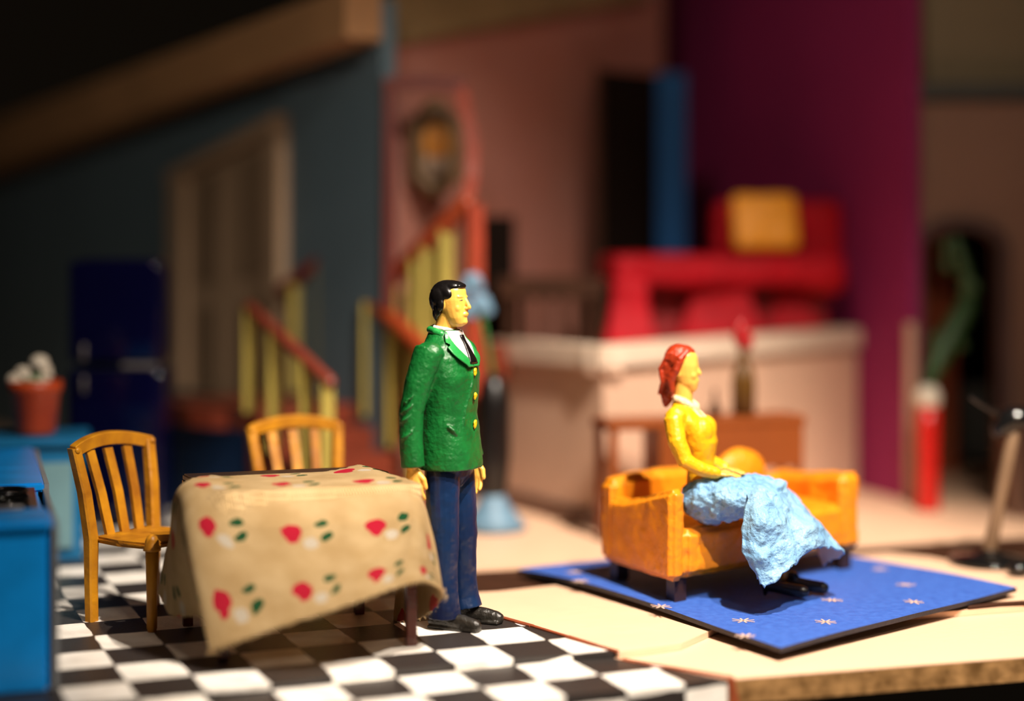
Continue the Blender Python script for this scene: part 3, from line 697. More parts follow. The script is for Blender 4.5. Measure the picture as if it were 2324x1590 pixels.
for (u, v) in ((55, 875), (85, 860), (70, 880)):
    p = at(u, v, 10.38); bm = bmesh.new(); ell(bm, p, (.05, .02, .035), (0, random.uniform(-.6, .6), 0), 10); build('leaf', bm, M['leaf'], fp, smooth=True)

# kitchen run along the left edge: stove unit (near), hob, second unit
kn = Vector((-2.0, 7.22)); kd = Vector((-.92, 2.85)).normalized(); kx = Vector((-kd.y, kd.x))   # kx points left
if kx.x > 0: kx = -kx
def kr(a, b): return kn + kx * a + kd * b
st = empty('stove', (kn.x, kn.y, 0), label='bright blue stove with black hob at the left edge, nearest the viewer', cat='stove')
bm = bmesh.new(); slab(bm, [kr(0, 0), kr(0, 1.14), kr(.8, 1.14), kr(.8, 0)], .002, .70)
bmesh.ops.bevel(bm, geom=bm.edges[:], offset=.012, segments=2, affect='EDGES'); build('body', bm, M['stove'], st)
bm = bmesh.new(); slab(bm, [kr(-.02, -.03), kr(-.02, .36), kr(.8, .36), kr(.8, -.03)], .70, .745)
bmesh.ops.bevel(bm, geom=bm.edges[:], offset=.016, segments=3, affect='EDGES'); build('front_ledge', bm, M['stove'], st)
bm = bmesh.new(); slab(bm, [kr(.02, .37), kr(.02, 1.10), kr(.8, 1.10), kr(.8, .37)], .70, .735); build('hob', bm, M['gloss_black'], st)
for a, b in ((.16, .55), (.16, .9), (.5, .55), (.5, .9)):
    bm = bmesh.new(); p = kr(a, b); rs = []
    for k in range(20):
        t = 2 * math.pi * k / 20; c = Vector((p.x + .1 * math.cos(t), p.y + .1 * math.sin(t), .75))
        rs.append([c + Vector((math.cos(t) * dx, math.sin(t) * dx, dz)) for dx, dz in ((-.012, 0), (0, .012), (.012, 0), (0, -.012))])
    rs.append(rs[0]); rings(bm, rs, cap=False); bmesh.ops.remove_doubles(bm, verts=bm.verts, dist=1e-4); build('burner', bm, M['gloss_black'], st, smooth=True)
bm = bmesh.new(); p = kr(.10, .30); limb(bm, [(p.x, p.y, .755), (p.x - .12, p.y - .04, .755)], [.012, .012], 8); build('handle', bm, M['chrome'], st, smooth=True)
bm = bmesh.new(); slab(bm, [kr(-.045, .03), kr(-.045, 1.14), kr(-.022, 1.14), kr(-.022, .03)], .002, .72); build('side_panel', bm, M['grey'], st, label='grey side panel')
bm = bmesh.new(); slab(bm, [kr(0, .10), kr(.6, .10), kr(.6, .12), kr(0, .12)], .05, .6); bmesh.ops.delete(bm, geom=bm.verts[:], context='VERTS')
bm.free()
su = empty('sink_unit', (kr(0, 1.17).x, kr(0, 1.17).y, 0), label='blue kitchen unit behind the black hob, up to the corner', cat='cabinet')
bm = bmesh.new(); slab(bm, [kr(0, 1.17), kr(0, 2.72), kr(.8, 2.72), kr(.8, 1.17)], .002, .70); build('body', bm, M['stove'], su)
bm = bmesh.new(); slab(bm, [kr(-.03, 1.17), kr(-.03, 2.74), kr(.8, 2.74), kr(.8, 1.17)], .70, .745); bmesh.ops.bevel(bm, geom=bm.edges[:], offset=.01, segments=2, affect='EDGES'); build('top', bm, M['stove'], su)
bm = bmesh.new(); slab(bm, [kr(-.055, 1.2), kr(-.055, 2.7), kr(-.032, 2.7), kr(-.032, 1.2)], .002, .735); build('side_panel', bm, M['grey'], su, label='grey side panel')

# ---------------------------------------------------------------- dining chairs (local: +x faces the table, y across)
def make_chair(loc, rz, label):
    t = empty('dining_chair', loc, rz, label=label, cat='chair', group='ochre dining chairs at the table')
    m = M['chair']; hw = .225; dp = .43; sz = .42
    bm = bmesh.new(); P = [(-.21, -hw + .02), (-.02, -hw), (.17, -hw + .005), (.20, -hw + .04), (.225, 0), (.20, hw - .04), (.17, hw - .005), (-.02, hw), (-.21, hw - .02)]
    slab(bm, P, sz - .02, sz + .012); bmesh.ops.bevel(bm, geom=bm.edges[:], offset=.012, segments=2, affect='EDGES'); build('seat', bm, m, t, local=True)
    for s in (-1, 1):   # rear post: leg and back stile in one, leaning back and outwards
        bm = bmesh.new(); y = s * hw
        prof = [(-.20, y, 0, .026), (-.205, y, .22, .027), (-.205, y, sz, .030), (-.235, y + s * .018, .66, .029), (-.285, y + s * .042, .885, .027)]
        rings(bm, [[Vector((x + dx * r, yy + dy * r * 1.1, z)) for dx, dy in ((-1, -.7), (-.7, -1), (.7, -1), (1, -.7), (1, .7), (.7, 1), (-.7, 1), (-1, .7))] for x, yy, z, r in prof])
        build('leg', bm, m, t, local=True, smooth=False)
        bm = bmesh.new(); y = s * (hw + .012)
        lathe(bm, [(.020, 0), (.026, .02), (.027, .2), (.033, .40)], (.232, y, 0), 14); lg = build('leg', bm, m, t, local=True, smooth=True)
        bm = bmesh.new(); lathe(bm, [(.030, .40), (.044, .405), (.044, .418), (.036, .43), (.034, .455), (.024, .478), (.006, .487)], (.232, y, 0), 14); build('finial', bm, m, lg, local=True, smooth=True)
    # curved top rail
    bm = bmesh.new(); rs = []
    for k in range(13):
        f = k / 12 * 2 - 1; y = f * (hw + .055); x = -.282 - .045 * (1 - f * f); z = .868 + .045 * (1 - f * f)
        rs.append([Vector((x + a, y, z + b)) for a, b in ((-.026, -.035), (.024, -.038), (.026, .030), (-.022, .034))])
    rings(bm, rs); bmesh.ops.bevel(bm, geom=bm.edges[:], offset=.004, segments=1, affect='EDGES'); build('top_rail', bm, m, t, local=True)
    for f in (-.52, 0, .52):
        bm = bmesh.new(); y0 = f * hw * .9; y1 = f * (hw + .03); xb = -.30 - .02 * (1 - f * f)
        rings(bm, [[Vector((x + a * .011, y + b * .028, z)) for a, b in ((-1, -1), (1, -1), (1, 1), (-1, 1))] for x, y, z in ((-.19, y0, sz), (-.243, (y0 + y1) / 2, .64), (xb, y1, .86))])
        build('slat', bm, m, t, local=True)
    for s in (-1, 1):
        bm = bmesh.new(); ell(bm, (-.255, s * (hw + .045), .875), (.012, .018, .018), seg=12); build('peg', bm, m, t, local=True, smooth=True)
    return t
fx_, fy_ = math.cos(R(-30)), math.sin(R(-30))
ch1 = make_chair((-1.868, 8.68, 0), R(-32), 'ochre dining chair at the left end of the table, beside the cloth')
ch2 = copy_tree(ch1); ch2['label'] = 'ochre dining chair behind the table, only its backrest showing above the cloth'
ch2.location = (-1.12, 9.43, 0); ch2.rotation_euler = (0, 0, AL - R(90) + R(6))

# ---------------------------------------------------------------- table and cloth
L00, L10, L01, L11 = Vector((-1.345, 7.80)), Vector((-.488, 8.075)), Vector((-1.645, 8.49)), Vector((-.80, 8.76))
tb = empty('dining_table', (-1.07, 8.28, 0), label='dark mahogany dining table under a flower-printed cloth', cat='table')
for q in (L00, L10, L01, L11):
    bm = bmesh.new(); box(bm, (q.x, q.y, .37), (.05, .05, .735), rz=R(18), bev=.004); build('leg', bm, M['mahogany'], tb)
cx_ = (L00 + L10 + L01 + L11) / 4
bm = bmesh.new(); slab(bm, [cx_ + (q - cx_) * 1.05 for q in (L00, L10, L11, L01)],   .735, .770); bmesh.ops.bevel(bm, geom=bm.edges[:], offset=.008, segments=2, affect='EDGES'); build('tabletop', bm, M['tabletop'], tb)
grid = [
 [(358,1345,8.20),(384,1225,8.28),(430,1092,8.25),(560,1083,8.36),(720,1074,8.47),(850,1066,8.58),(903,1220,8.74),(893,1412,8.62)],
 [(388,1395,8.06),(386,1230,8.14),(414,1100,8.05),(575,1092,8.15),(750,1088,8.25),(902,1084,8.33),(960,1200,8.42),(955,1400,8.30)],
 [(425,1398,7.98),(402,1255,8.0),(424,1124,7.86),(592,1121,7.90),(772,1114,7.98),(930,1109,8.07),(977,1195,8.10),(1003,1360,8.02)],
 [(462,1400,7.80),(432,1290,7.82),(430,1185,7.76),(602,1195,7.72),(792,1188,7.80),(940,1180,7.92),(978,1240,7.96),(1003,1345,7.93)],
 [(478,1435,7.68),(452,1345,7.70),(450,1300,7.66),(622,1300,7.60),(802,1278,7.66),(930,1255,7.80),(972,1285,7.88),(1002,1338,7.90)],
 [(487,1482,7.58),(487,1470,7.57),(490,1478,7.56),(655,1418,7.50),(812,1365,7.53),(915,1328,7.66),(965,1318,7.80),(1002,1336,7.88)]]
G = [[at(*p) for p in row] for row in grid]
cu = [-1.6, -.8, 0, 1.0, 2.0, 2.85, 3.45, 4.3]; cvv = [3.75, 2.9, 2.15, 1.6, .85, 0]
NU, NV = 14, 14
S_ = grid_surface(G, NU, NV)
def cr1(a, n):
    o = []
    for i in range(len(a) - 1): o += [a[i] + (a[i + 1] - a[i]) * k / n for k in range(n)]
    return o + [a[-1]]
us, vs = cr1(cu, NU), cr1(cvv, NV)
bm = bmesh.new(); uvl = bm.loops.layers.uv.new('UVMap')
TT = [cx_ + (q - cx_) * 1.09 for q in (L00, L10, L11, L01)]
def over_table(p): return all((b.x - a.x) * (p.y - a.y) - (b.y - a.y) * (p.x - a.x) > 0 for a, b in zip(TT, TT[1:] + TT[:1]))
V = [[None] * len(S_[0]) for _ in S_]
for i, row in enumerate(S_):
    for j, p in enumerate(row):
        nz_ = noise.noise(Vector((us[j] * 1.3, vs[i] * 1.3, 3))) * .010
        jag = 0
        if i == len(S_) - 1 or j in (0, len(row) - 1) or i == 0: jag = random.uniform(-.005, .005)
        q = p + Vector((0, -nz_, jag + nz_ * .4))
        inside = 2 * NU <= j <= 5 * NU and i <= 2 * NV + 2
        if i <= 3 * NV and over_table(q): q.z = max(q.z, .780)
        V[i][j] = bm.verts.new(q)
for i in range(len(S_) - 1):
    for j in range(len(S_[0]) - 1):
        f = bm.faces.new((V[i][j], V[i][j + 1], V[i + 1][j + 1], V[i + 1][j]))
        for lp, (a, b) in zip(f.loops, ((i, j), (i, j + 1), (i + 1, j + 1), (i + 1, j))): lp[uvl].uv = (us[b], vs[a])
cl = build('tablecloth', bm, M['cloth'], smooth=True, label='beige muslin cloth printed with red and white flowers and green leaves, hanging off the table', cat='tablecloth')
so = cl.modifiers.new('thickness', 'SOLIDIFY'); so.thickness = .005; so.offset = 0

# frayed threads along the cut hem
bm = bmesh.new(); hem = [S_[-1][j] for j in range(len(S_[0]))] + [S_[i][-1] for i in range(len(S_))]
for k in range(420):
    a = random.choice(hem) + Vector((random.uniform(-.02, .02), random.uniform(-.003, .003), random.uniform(-.003, .003))); d = Vector((random.uniform(-.6, .6), random.uniform(-.4, .2), -1)).normalized() * random.uniform(.006, .018)
    v = [bm.verts.new(a + Vector(o)) for o in ((-.0008, 0, 0), (.0008, 0, 0), (0, .001, 0))] + [bm.verts.new(a + d)]
    for f in ((0, 1, 3), (1, 2, 3), (2, 0, 3), (2, 1, 0)): bm.faces.new([v[q] for q in f])
build('fringe', bm, M['cloth'], cl, kind='stuff')
# ---------------------------------------------------------------- rug
RL, RN, RR = Vector((.033, 9.79)), Vector((1.262, 7.86)), Vector((2.76, 9.16)); RB = RL + RR - RN + Vector((.15, -.35))
bm = bmesh.new(); nR_ = 24
def rugp(u, v, dz=0):   # u: left->near edge direction 0..1 ; v towards right/back
    p = RL.lerp(RN, u).lerp(RB.lerp(RR, u), v)
    z = .026 + .02 * math.sin(u * 3.1) * (1 - v) + .02 * noise.noise(Vector((u * 2, v * 2, 0))) + .02 * v * u
    bow = -.05 * math.sin(math.pi * u) * (1 - v)
    return Vector((p.x - bow * .5, p.y - bow * .6, z + dz))
top = [[bm.verts.new(rugp(i / nR_, j / nR_, .012)) for j in range(nR_ + 1)] for i in range(nR_ + 1)]
bot = [[bm.verts.new(rugp(i / nR_, j / nR_, -.012)) for j in range(nR_ + 1)] for i in range(nR_ + 1)]
for i in range(nR_):
    for j in range(nR_):
        bm.faces.new((top[i][j], top[i + 1][j], top[i + 1][j + 1], top[i][j + 1])); bm.faces.new((bot[i][j + 1], bot[i + 1][j + 1], bot[i + 1][j], bot[i][j])).material_index = 1
for k in range(nR_):
    for a, b, c, d in ((top[k][0], bot[k][0], bot[k + 1][0], top[k + 1][0]), (top[k + 1][nR_], bot[k + 1][nR_], bot[k][nR_], top[k][nR_]),
                       (top[0][k + 1], bot[0][k + 1], bot[0][k], top[0][k]), (top[nR_][k], bot[nR_][k], bot[nR_][k + 1], top[nR_][k + 1])):
        bm.faces.new((a, b, c, d)).material_index = 1
def inv_rug(u, v):   # nearest rug parameter under an image point
    best = None
    for i in range(61):
        for j in range(61):
            p = rugp(i / 60, j / 60, .012); U_ = UX + F * p.x / p.y; V_ = VY + F * (H - p.z) / p.y
            e = (U_ - u) ** 2 + (V_ - v) ** 2
            if best is None or e < best[0]: best = (e, i / 60, j / 60)
    return best[1], best[2]
for (u, v) in ((1310, 1300), (1305, 1348), (1487, 1405), (1683, 1409), (1877, 1410), (1885, 1362), (2055, 1325), (2075, 1364), (1687, 1458), (2000, 1290)):
    a, b = inv_rug(u, v); c = rugp(a, b, .0145)
    for k in range(4):
        t = math.pi * k / 4 + .2; L = .056 + random.uniform(-.01, .008); dx, dy = math.cos(t) * L, math.sin(t) * L; nx, ny = -math.sin(t) * .0045, math.cos(t) * .0045
        vv = [bm.verts.new(c + Vector(q)) for q in ((dx + nx, dy + ny, .0), (dx - nx, dy - ny, .0), (-dx - nx, -dy - ny, .0), (-dx + nx, -dy + ny, .0))]
        bm.faces.new(vv).material_index = 2
build('rug', bm, [M['rug'], M['rug_side'], M['star']], label='blue rug with small white painted stars under the orange sofa', cat='rug')
bm = bmesh.new(); limb(bm, [(2.42, 8.86, .014), (2.6, 8.93, .016), (2.80, 8.97, .016)], [.010, .012, .014], 8); tag(build('twig', bm, M['umber'], smooth=True), 'thin brown stick lying beside the right corner of the blue rug', 'stick')

# ---------------------------------------------------------------- orange sofa
SP = Vector((.832, 8.72)); sa = Vector((math.cos(R(41)), math.sin(R(41)))); sb = Vector((math.cos(R(117)), math.sin(R(117))))
def so_(u, v, z): q = SP + sa * u + sb * v; return Vector((q.x, q.y, z))
SF = empty('orange_sofa', (SP.x, SP.y, .05), label='lumpy orange clay sofa on the blue rug', cat='sofa')
def sbox(bm, u0, u1, v0, v1, z0, z1, top=None):
    """box in the sofa's own frame, densely cut so that it can be bent"""
    q = bmesh.new(); hull8(q, [Vector(p) for p in ((u0, v0, z0), (u1, v0, z0), (u1, v1, z0), (u0, v1, z0), (u0, v0, z1), (u1, v0, z1), (u1, v1, z1), (u0, v1, z1))])
    bmesh.ops.recalc_face_normals(q, faces=q.faces[:])
    bmesh.ops.bevel(q, geom=q.edges[:], offset=.028, segments=3, affect='EDGES')
    bmesh.ops.subdivide_edges(q, edges=[e for e in q.edges if e.calc_length() > .1], cuts=7, use_grid_fill=True)
    for v_ in q.verts:
        u, vv, z = v_.co
        if top and z > (z0 + z1) / 2: z += top(u, vv) * (z - z0) / (z1 - z0)
        v_.co = so_(u, vv, z)
    me = bpy.data.meshes.new('t'); q.to_mesh(me); q.free(); bm.from_mesh(me); bpy.data.meshes.remove(me)
W_, Dp_ = 1.58, .76
bm = bmesh.new(); sbox(bm, .04, W_ - .04, .02, Dp_ - .02, .17, .43); sbox(bm, .10, .85, -.012, .1, .18, .435, lambda u, v: 0)
clay(build('seat', bm, M['orange'], SF), .010, 3, .016, .12)
bm = bmesh.new(); sbox(bm, .0, W_, Dp_ - .15, Dp_, .17, .62, lambda u, v: -.10 * max(0, min(1, (u - 1.15) / .2)) + .03 * math.sin(u * 5) + .05 * math.exp(-((u - .8) / .2) ** 2) - .06 * math.exp(-((u - 1.2) / .12) ** 2))
clay(build('backrest', bm, M['orange'], SF), .010, 4, .014, .12)
bm = bmesh.new(); sbox(bm, .0, .115, .0, Dp_ - .1, .165, .64, lambda u, v: -.13 * min(1, v / .5) + .02)
clay(build('armrest', bm, M['orange'], SF), .009, 4, .012, .12)
bm = bmesh.new(); sbox(bm, W_ - .16, W_ + .02, .0, Dp_ - .05, .165, .56, lambda u, v: .055 - .06 * min(1, v / .5))
clay(build('armrest', bm, M['orange'], SF), .010, 5, .03, .12)
for u, v in ((.06, .05), (W_ - .12, .05), (.06, Dp_ - .12), (W_ - .12, Dp_ - .12)):
    bm = bmesh.new(); slab(bm, [so_(u, v, 0), so_(u + .09, v, 0), so_(u + .09, v + .08, 0), so_(u, v + .08, 0)], .046, .19); build('leg', bm, M['leg_dark'], SF)
bm = bmesh.new(); c = so_(.95, .48, .60)
ell(bm, c, (.20, .09, .15), (0, 0, R(38))); cu_ = clay(build('round_cushion', bm, M['orange']), .012, 3, .02, .12); tag(cu_, 'rounded orange cushion leaning on the orange sofa backrest behind the woman', 'cushion')

# ================================================================ THE MAN
MP = Vector(((1018 - UX) / F * 8.53, 8.53, 0)); MZ = R(-25)
man = empty('person', (MP.x, MP.y, 0), MZ, label='standing clay figure with black hair, green double-breasted jacket, black tie and blue trousers', cat='person')
RG = [(.80, .012, .150, .185), (.86, .012, .148, .185), (.95, .008, .142, .180), (1.08, .0, .132, .172), (1.18, .004, .136, .180), (1.27, .006, .138, .190), (1.36, -.004, .124, .190), (1.42, -.014, .102, .150), (1.46, -.022, .086, .104), (1.50, -.022, .074, .080)]
def tp(z, phi, off=0):
    for a, b in zip(RG, RG[1:]):
        if a[0] <= z <= b[0]:
            t = (z - a[0]) / (b[0] - a[0]); cx, rx, ry = [a[k] + (b[k] - a[k]) * t for k in (1, 2, 3)]; break
    else:
        g = RG[0] if z < RG[0][0] else RG[-1]; cx, rx, ry = g[1:]
    c, s = math.cos(phi), math.sin(phi); p = 2.3
    x = (rx + off) * math.copysign(abs(c) ** (2 / p), c); y = (ry + off) * math.copysign(abs(s) ** (2 / p), s)
    return Vector((cx + x, y, z))
# body: head, neck, trunk, arms, hands, legs as one surface
bm = bmesh.new()
ell(bm, (-.004, 0, 1.668), (.086, .073, .078)); ell(bm, (.028, 0, 1.632), (.070, .060, .088))
rings(bm, [sring(z, cx, 0, rx, ry, 20, 2.2) for z, cx, rx, ry in ((1.515, .045, .030, .026), (1.53, .048, .050, .042), (1.56, .040, .060, .056), (1.60, .028, .070, .064), (1.65, .018, .080, .070), (1.70, .012, .079, .068), (1.725, .010, .070, .058), (1.742, .008, .05, .04))])
ell(bm, (.096, 0, 1.597), (.011, .017, .014))
ell(bm, (.087, 0, 1.541), (.020, .024, .018))
limb(bm, [(.090, 0, 1.668), (.104, 0, 1.64), (.117, 0, 1.614)], [.0085, .0105, .0125], 12); ell(bm, (.106, .010, 1.608), (.010, .007, .007)); ell(bm, (.106, -.010, 1.608), (.010, .007, .007))
ell(bm, (.092, 0, 1.578), (.018, .028, .016)); ell(bm, (.1015, 0, 1.583), (.011, .021, .0055)); ell(bm, (.0995, 0, 1.574), (.010, .018, .0055)); ell(bm, (.088, 0, 1.556), (.016, .022, .012))
for s in (-1, 1):
    ell(bm, (.080, s * .030, 1.668), (.014, .024, .0065), (0, 0, s * .35))                 # brow
    ell(bm, (.078, s * .029, 1.647), (.011, .016, .007))              # eyelid
    ell(bm, (.066, s * .037, 1.61), (.022, .02, .026))                 # cheek
    ell(bm, (-.008, s * .070, 1.625), (.020, .010, .028), (0, .1, 0))  # ear
limb(bm, [(-.03, 0, 1.40), (-.018, 0, 1.5), (.0, 0, 1.58)], [.062, .055, .055], 18)
limb(bm, [(0, 0, .85), (0, 0, 1.1), (-.01, 0, 1.36)], [.10, .10, .09], 16)
def hand(bm, wrist, s, face=1):
    x, y, z = wrist
    limb(bm, [(x, y, z + .06), (x, y, z), (x + .004, y, z - .035), (x + .010, y, z - .085)], [.034, .033, .042, .040], 14, flat=(1, .50), up=(0, 1, 0))
    tips = [(.040, .070, .0115), (.018, .088, .012), (-.004, .082, .0115), (-.025, .062, .0105)]
    for i, (dx, ln_, r) in enumerate(tips):
        bx_, bz_ = x + .010 + dx * .85, z - .080
        limb(bm, [(bx_, y, bz_), (bx_ + .004, y + s * .004, bz_ - ln_ * .45), (bx_ + .006 + dx * .08, y + s * .016, bz_ - ln_ * .82), (bx_ + .005 + dx * .08, y + s * .026, bz_ - ln_)], [r, r, r * .95, r * .8], 10)
    limb(bm, [(x + .030, y, z - .020), (x + .060, y + s * .004, z - .050), (x + .068, y + s * .010, z - .090)], [.016, .014, .012], 10)
armR = [(-.018, -.190, 1.385), (-.055, -.228, 1.24), (-.082, -.245, 1.10), (-.082, -.25, .97), (-.072, -.25, .825)]
armL = [(-.018, .190, 1.385), (-.045, .225, 1.24), (-.055, .235, 1.10), (-.02, .232, .97), (.025, .222, .825)]
limb(bm, [(0, -.08, 1.36)] + [p for p in armR], [.05, .05, .045, .040, .036, .032], 14); limb(bm, [(0, .08, 1.36)] + armL, [.05, .05, .045, .040, .036, .032], 14)
hand(bm, (-.072, -.25, .815), 1); hand(bm, (.027, .222, .815), -1)
for s in (-1, 1): limb(bm, [(.005, s * .07, .88), (.01, s * .09, .45), (.01, s * .095, .06)], [.07, .05, .04], 14)
clay(build('body', bm, M['skin'], man, local=True), .0038, 4)
# eyes, painted
for s in (-1, 1):
    bm = bmesh.new(); limb(bm, [(.0905, s * .017, 1.6485), (.0905, s * .027, 1.651), (.0835, s * .041, 1.648)], [.002, .0040, .0018], 8); build('eye', bm, M['pupil'], man, local=True)
# hair
bm = bmesh.new()
ell(bm, (-.028, 0, 1.655), (.074, .081, .088)); ell(bm, (-.004, 0, 1.690), (.088, .077, .063)); ell(bm, (.015, 0, 1.722), (.055, .06, .030)); ell(bm, (.036, -.002, 1.719), (.052, .060, .030), (0, .02, 0))
ell(bm, (.074, -.004, 1.722), (.020, .042, .016), (0, .25, 0)); ell(bm, (-.052, 0, 1.585), (.032, .050, .050))
for s in (-1, 1):
    ell(bm, (-.010, s * .072, 1.628), (.022, .014, .034)); ell(bm, (.014, s * .060, 1.684), (.040, .018, .030), (0, .55, 0)); ell(bm, (-.028, s * .068, 1.665), (.040, .018, .045)); ell(bm, (-.030, s * .060, 1.60), (.022, .02, .035))
for k in range(9):
    y = -.05 + .0125 * k; limb(bm, [(-.07, y * 1.2, 1.70), (-.01, y * 1.1, 1.747 - abs(y) * .35), (.055, y * .9, 1.734 - abs(y) * .3)], [.004, .005, .003], 8)
clay(build('hair', bm, M['black'], man, local=True), .0042, 1)
# shirt, tie
def patch(bm, f, nu, nv, th=.006):
    """panel over (s,t) in 0..1: f(s,t,off) -> point"""
    a = [[bm.verts.new(f(i / nu, j / nv, th)) for j in range(nv + 1)] for i in range(nu + 1)]; b = [[bm.verts.new(f(i / nu, j / nv, -th)) for j in range(nv + 1)] for i in range(nu + 1)]
    for i in range(nu):
        for j in range(nv): bm.faces.new((a[i][j], a[i + 1][j], a[i + 1][j + 1], a[i][j + 1])); bm.faces.new((b[i][j + 1], b[i + 1][j + 1], b[i + 1][j], b[i][j]))
    for i in range(nu): bm.faces.new((a[i][0], b[i][0], b[i + 1][0], a[i + 1][0])); bm.faces.new((a[i + 1][nv], b[i + 1][nv], b[i][nv], a[i][nv]))
    for j in range(nv): bm.faces.new((a[0][j + 1], b[0][j + 1], b[0][j], a[0][j])); bm.faces.new((a[nu][j], b[nu][j], b[nu][j + 1], a[nu][j + 1]))
zapex, ztop = 1.335, 1.497
def vedge(t): return .05 + .98 * t ** 1.15       # half opening of the V in angle, t 0 apex .. 1 neck
bm = bmesh.new(); patch(bm, lambda s, t, o: tp(zapex - .01 + (ztop - zapex + .01) * t, (2 * s - 1) * (vedge(t) + .06), .006 + o), 16, 16, .005)
limb(bm, [(.032, -.02, 1.497), (.0, -.062, 1.505), (-.045, -.065, 1.512), (-.085, 0, 1.515), (-.045, .065, 1.512), (.0, .062, 1.505), (.032, .02, 1.497)], [.012] * 7, 10)
clay(build('shirt', bm, M['shirt'], man, local=True), .0045, 1)
bm = bmesh.new(); patch(bm, lambda s, t, o: tp(zapex - .005 + (.145) * t, (2 * s - 1) * (.10 if t < .85 else .14) * (1 - .35 * t) * (2.2 if t > .8 else 1.6) / (1 + t), .016 + o), 4, 12, .004)
build('tie', bm, M['black'], man, local=True, smooth=True)
# jacket
bm = bmesh.new(); rings(bm, [sring(z, cx, 0, rx, ry, 32) for z, cx, rx, ry in RG])
limb(bm, [(-.01, -.12, 1.375)] + armR, [.085, .078, .068, .063, .060, .060], 18, ballends=False); limb(bm, [(-.01, .12, 1.375)] + armL, [.085, .078, .068, .063, .060, .060], 18, ballends=False)
ell(bm, (-.015, -.185, 1.385), (.078, .06, .062)); ell(bm, (-.015, .185, 1.385), (.078, .06, .062))
limb(bm, [(.02, -.145, .818), (.10, -.10, .812), (.145, -.0, .815), (.10, .10, .812), (.02, .145, .818)], [.020] * 5, 10)
# overlapping front edge running down from the V, folds at the elbow, pocket flap
pv = [tp(1.33, .02, .002), tp(1.22, -.10, .004), tp(1.10, -.35, .004), tp(1.03, -.42, .003)]; limb(bm, pv, [.010, .009, .008, .005], 8)
limb(bm, [tp(1.02, -1.02, .004), tp(1.005, -.88, .006), tp(.985, -.76, .004)], [.009, .011, .007], 8)
for zz, dx in ((1.16, .02), (1.11, .01), (1.06, .0), (.98, .01)):
    limb(bm, [(-.05 + dx, -.305, zz + .03), (-.085 + dx, -.318, zz + .005), (-.12 + dx, -.312, zz - .015)], [.002, .007, .002], 8)
# sleeve mouth is cut square: remove rounding by leaving flat ends
clay(build('jacket', bm, M['green'], man, local=True), .0058, 2, .006, .05)
for s in (-1, 1):
    bm = bmesh.new()
    def lap(a, t, o, s=s):
        z = zapex - .02 + (ztop - zapex + .015) * t
        tt = max(0, min(1, (z - zapex) / (ztop - zapex)))
        inner = vedge(tt) * (1 if z > zapex else .5); wd_ = .36 * math.sin(math.pi * min(1, t * .9 + .10)) ** .8 + .08
        if .60 < t < .68: wd_ *= .62            # notch
        return tp(z, s * (inner - .02 + wd_ * a), .010 + .004 * a + o)
    patch(bm, lap, 8, 24, .006); build('lapel', bm, M['green_edge'], man, local=True, smooth=True)
bm = bmesh.new(); limb(bm, [(.000, -.078, 1.480), (-.035, -.080, 1.492), (-.078, -.055, 1.500), (-.090, 0, 1.503), (-.078, .055, 1.500), (-.035, .080, 1.492), (.000, .078, 1.480)], [.019] * 7, 12, flat=(1, 1)); clay(build('collar', bm, M['green_edge'], man, local=True), .005, 2)
for z, r in ((1.292, .020), (1.168, .018), (1.026, .021)):
    bm = bmesh.new(); c = tp(z, .02, .010); ell(bm, c, (.008, r * .85, r), seg=12); ell(bm, c + Vector((0, -.006, -r * .6)), (.008, r * .5, r * .7), seg=10); clay(build('button', bm, M['button'], man, local=True), .004, 1, .008, .02)
# trousers
bm = bmesh.new(); rings(bm, [sring(z, .008, 0, rx, ry, 24, 2.6) for z, rx, ry in ((.71, .06, .10), (.76, .095, .145), (.82, .115, .162), (.88, .118, .16))])
limb(bm, [(.005, -.078, .80), (.012, -.088, .62), (.022, -.092, .45), (.018, -.096, .26), (.026, -.098, .12), (.028, -.098, .055)], [.092, .086, .078, .074, .078, .086], 20, ballends=False)
limb(bm, [(.005, .078, .80), (.020, .086, .62), (.035, .088, .45), (.030, .090, .26), (.040, .092, .13), (.052, .092, .070)], [.092, .086, .078, .074, .078, .086], 20, ballends=False)
clay(build('trousers', bm, M['trouser'], man, local=True), .0058, 2, .008, .06)
for s, x0 in ((-1, 0), (1, .02)):
    bm = bmesh.new(); y = s * .098
    limb(bm, [(x0 - .03, y, .036), (x0 + .05, y, .040), (x0 + .13, y + s * .004, .036), (x0 + .205, y + s * .01, .030)], [.038, .042, .044, .034], 14, flat=(1, .85)); box(bm, (x0 + .085, y + s * .003, .009), (.28, .074, .016), bev=.005)
    ell(bm, (x0 + .03, y, .07), (.055, .042, .035))
    clay(build('shoe', bm, M['shoe'], man, local=True), .005, 2, .004, .03)

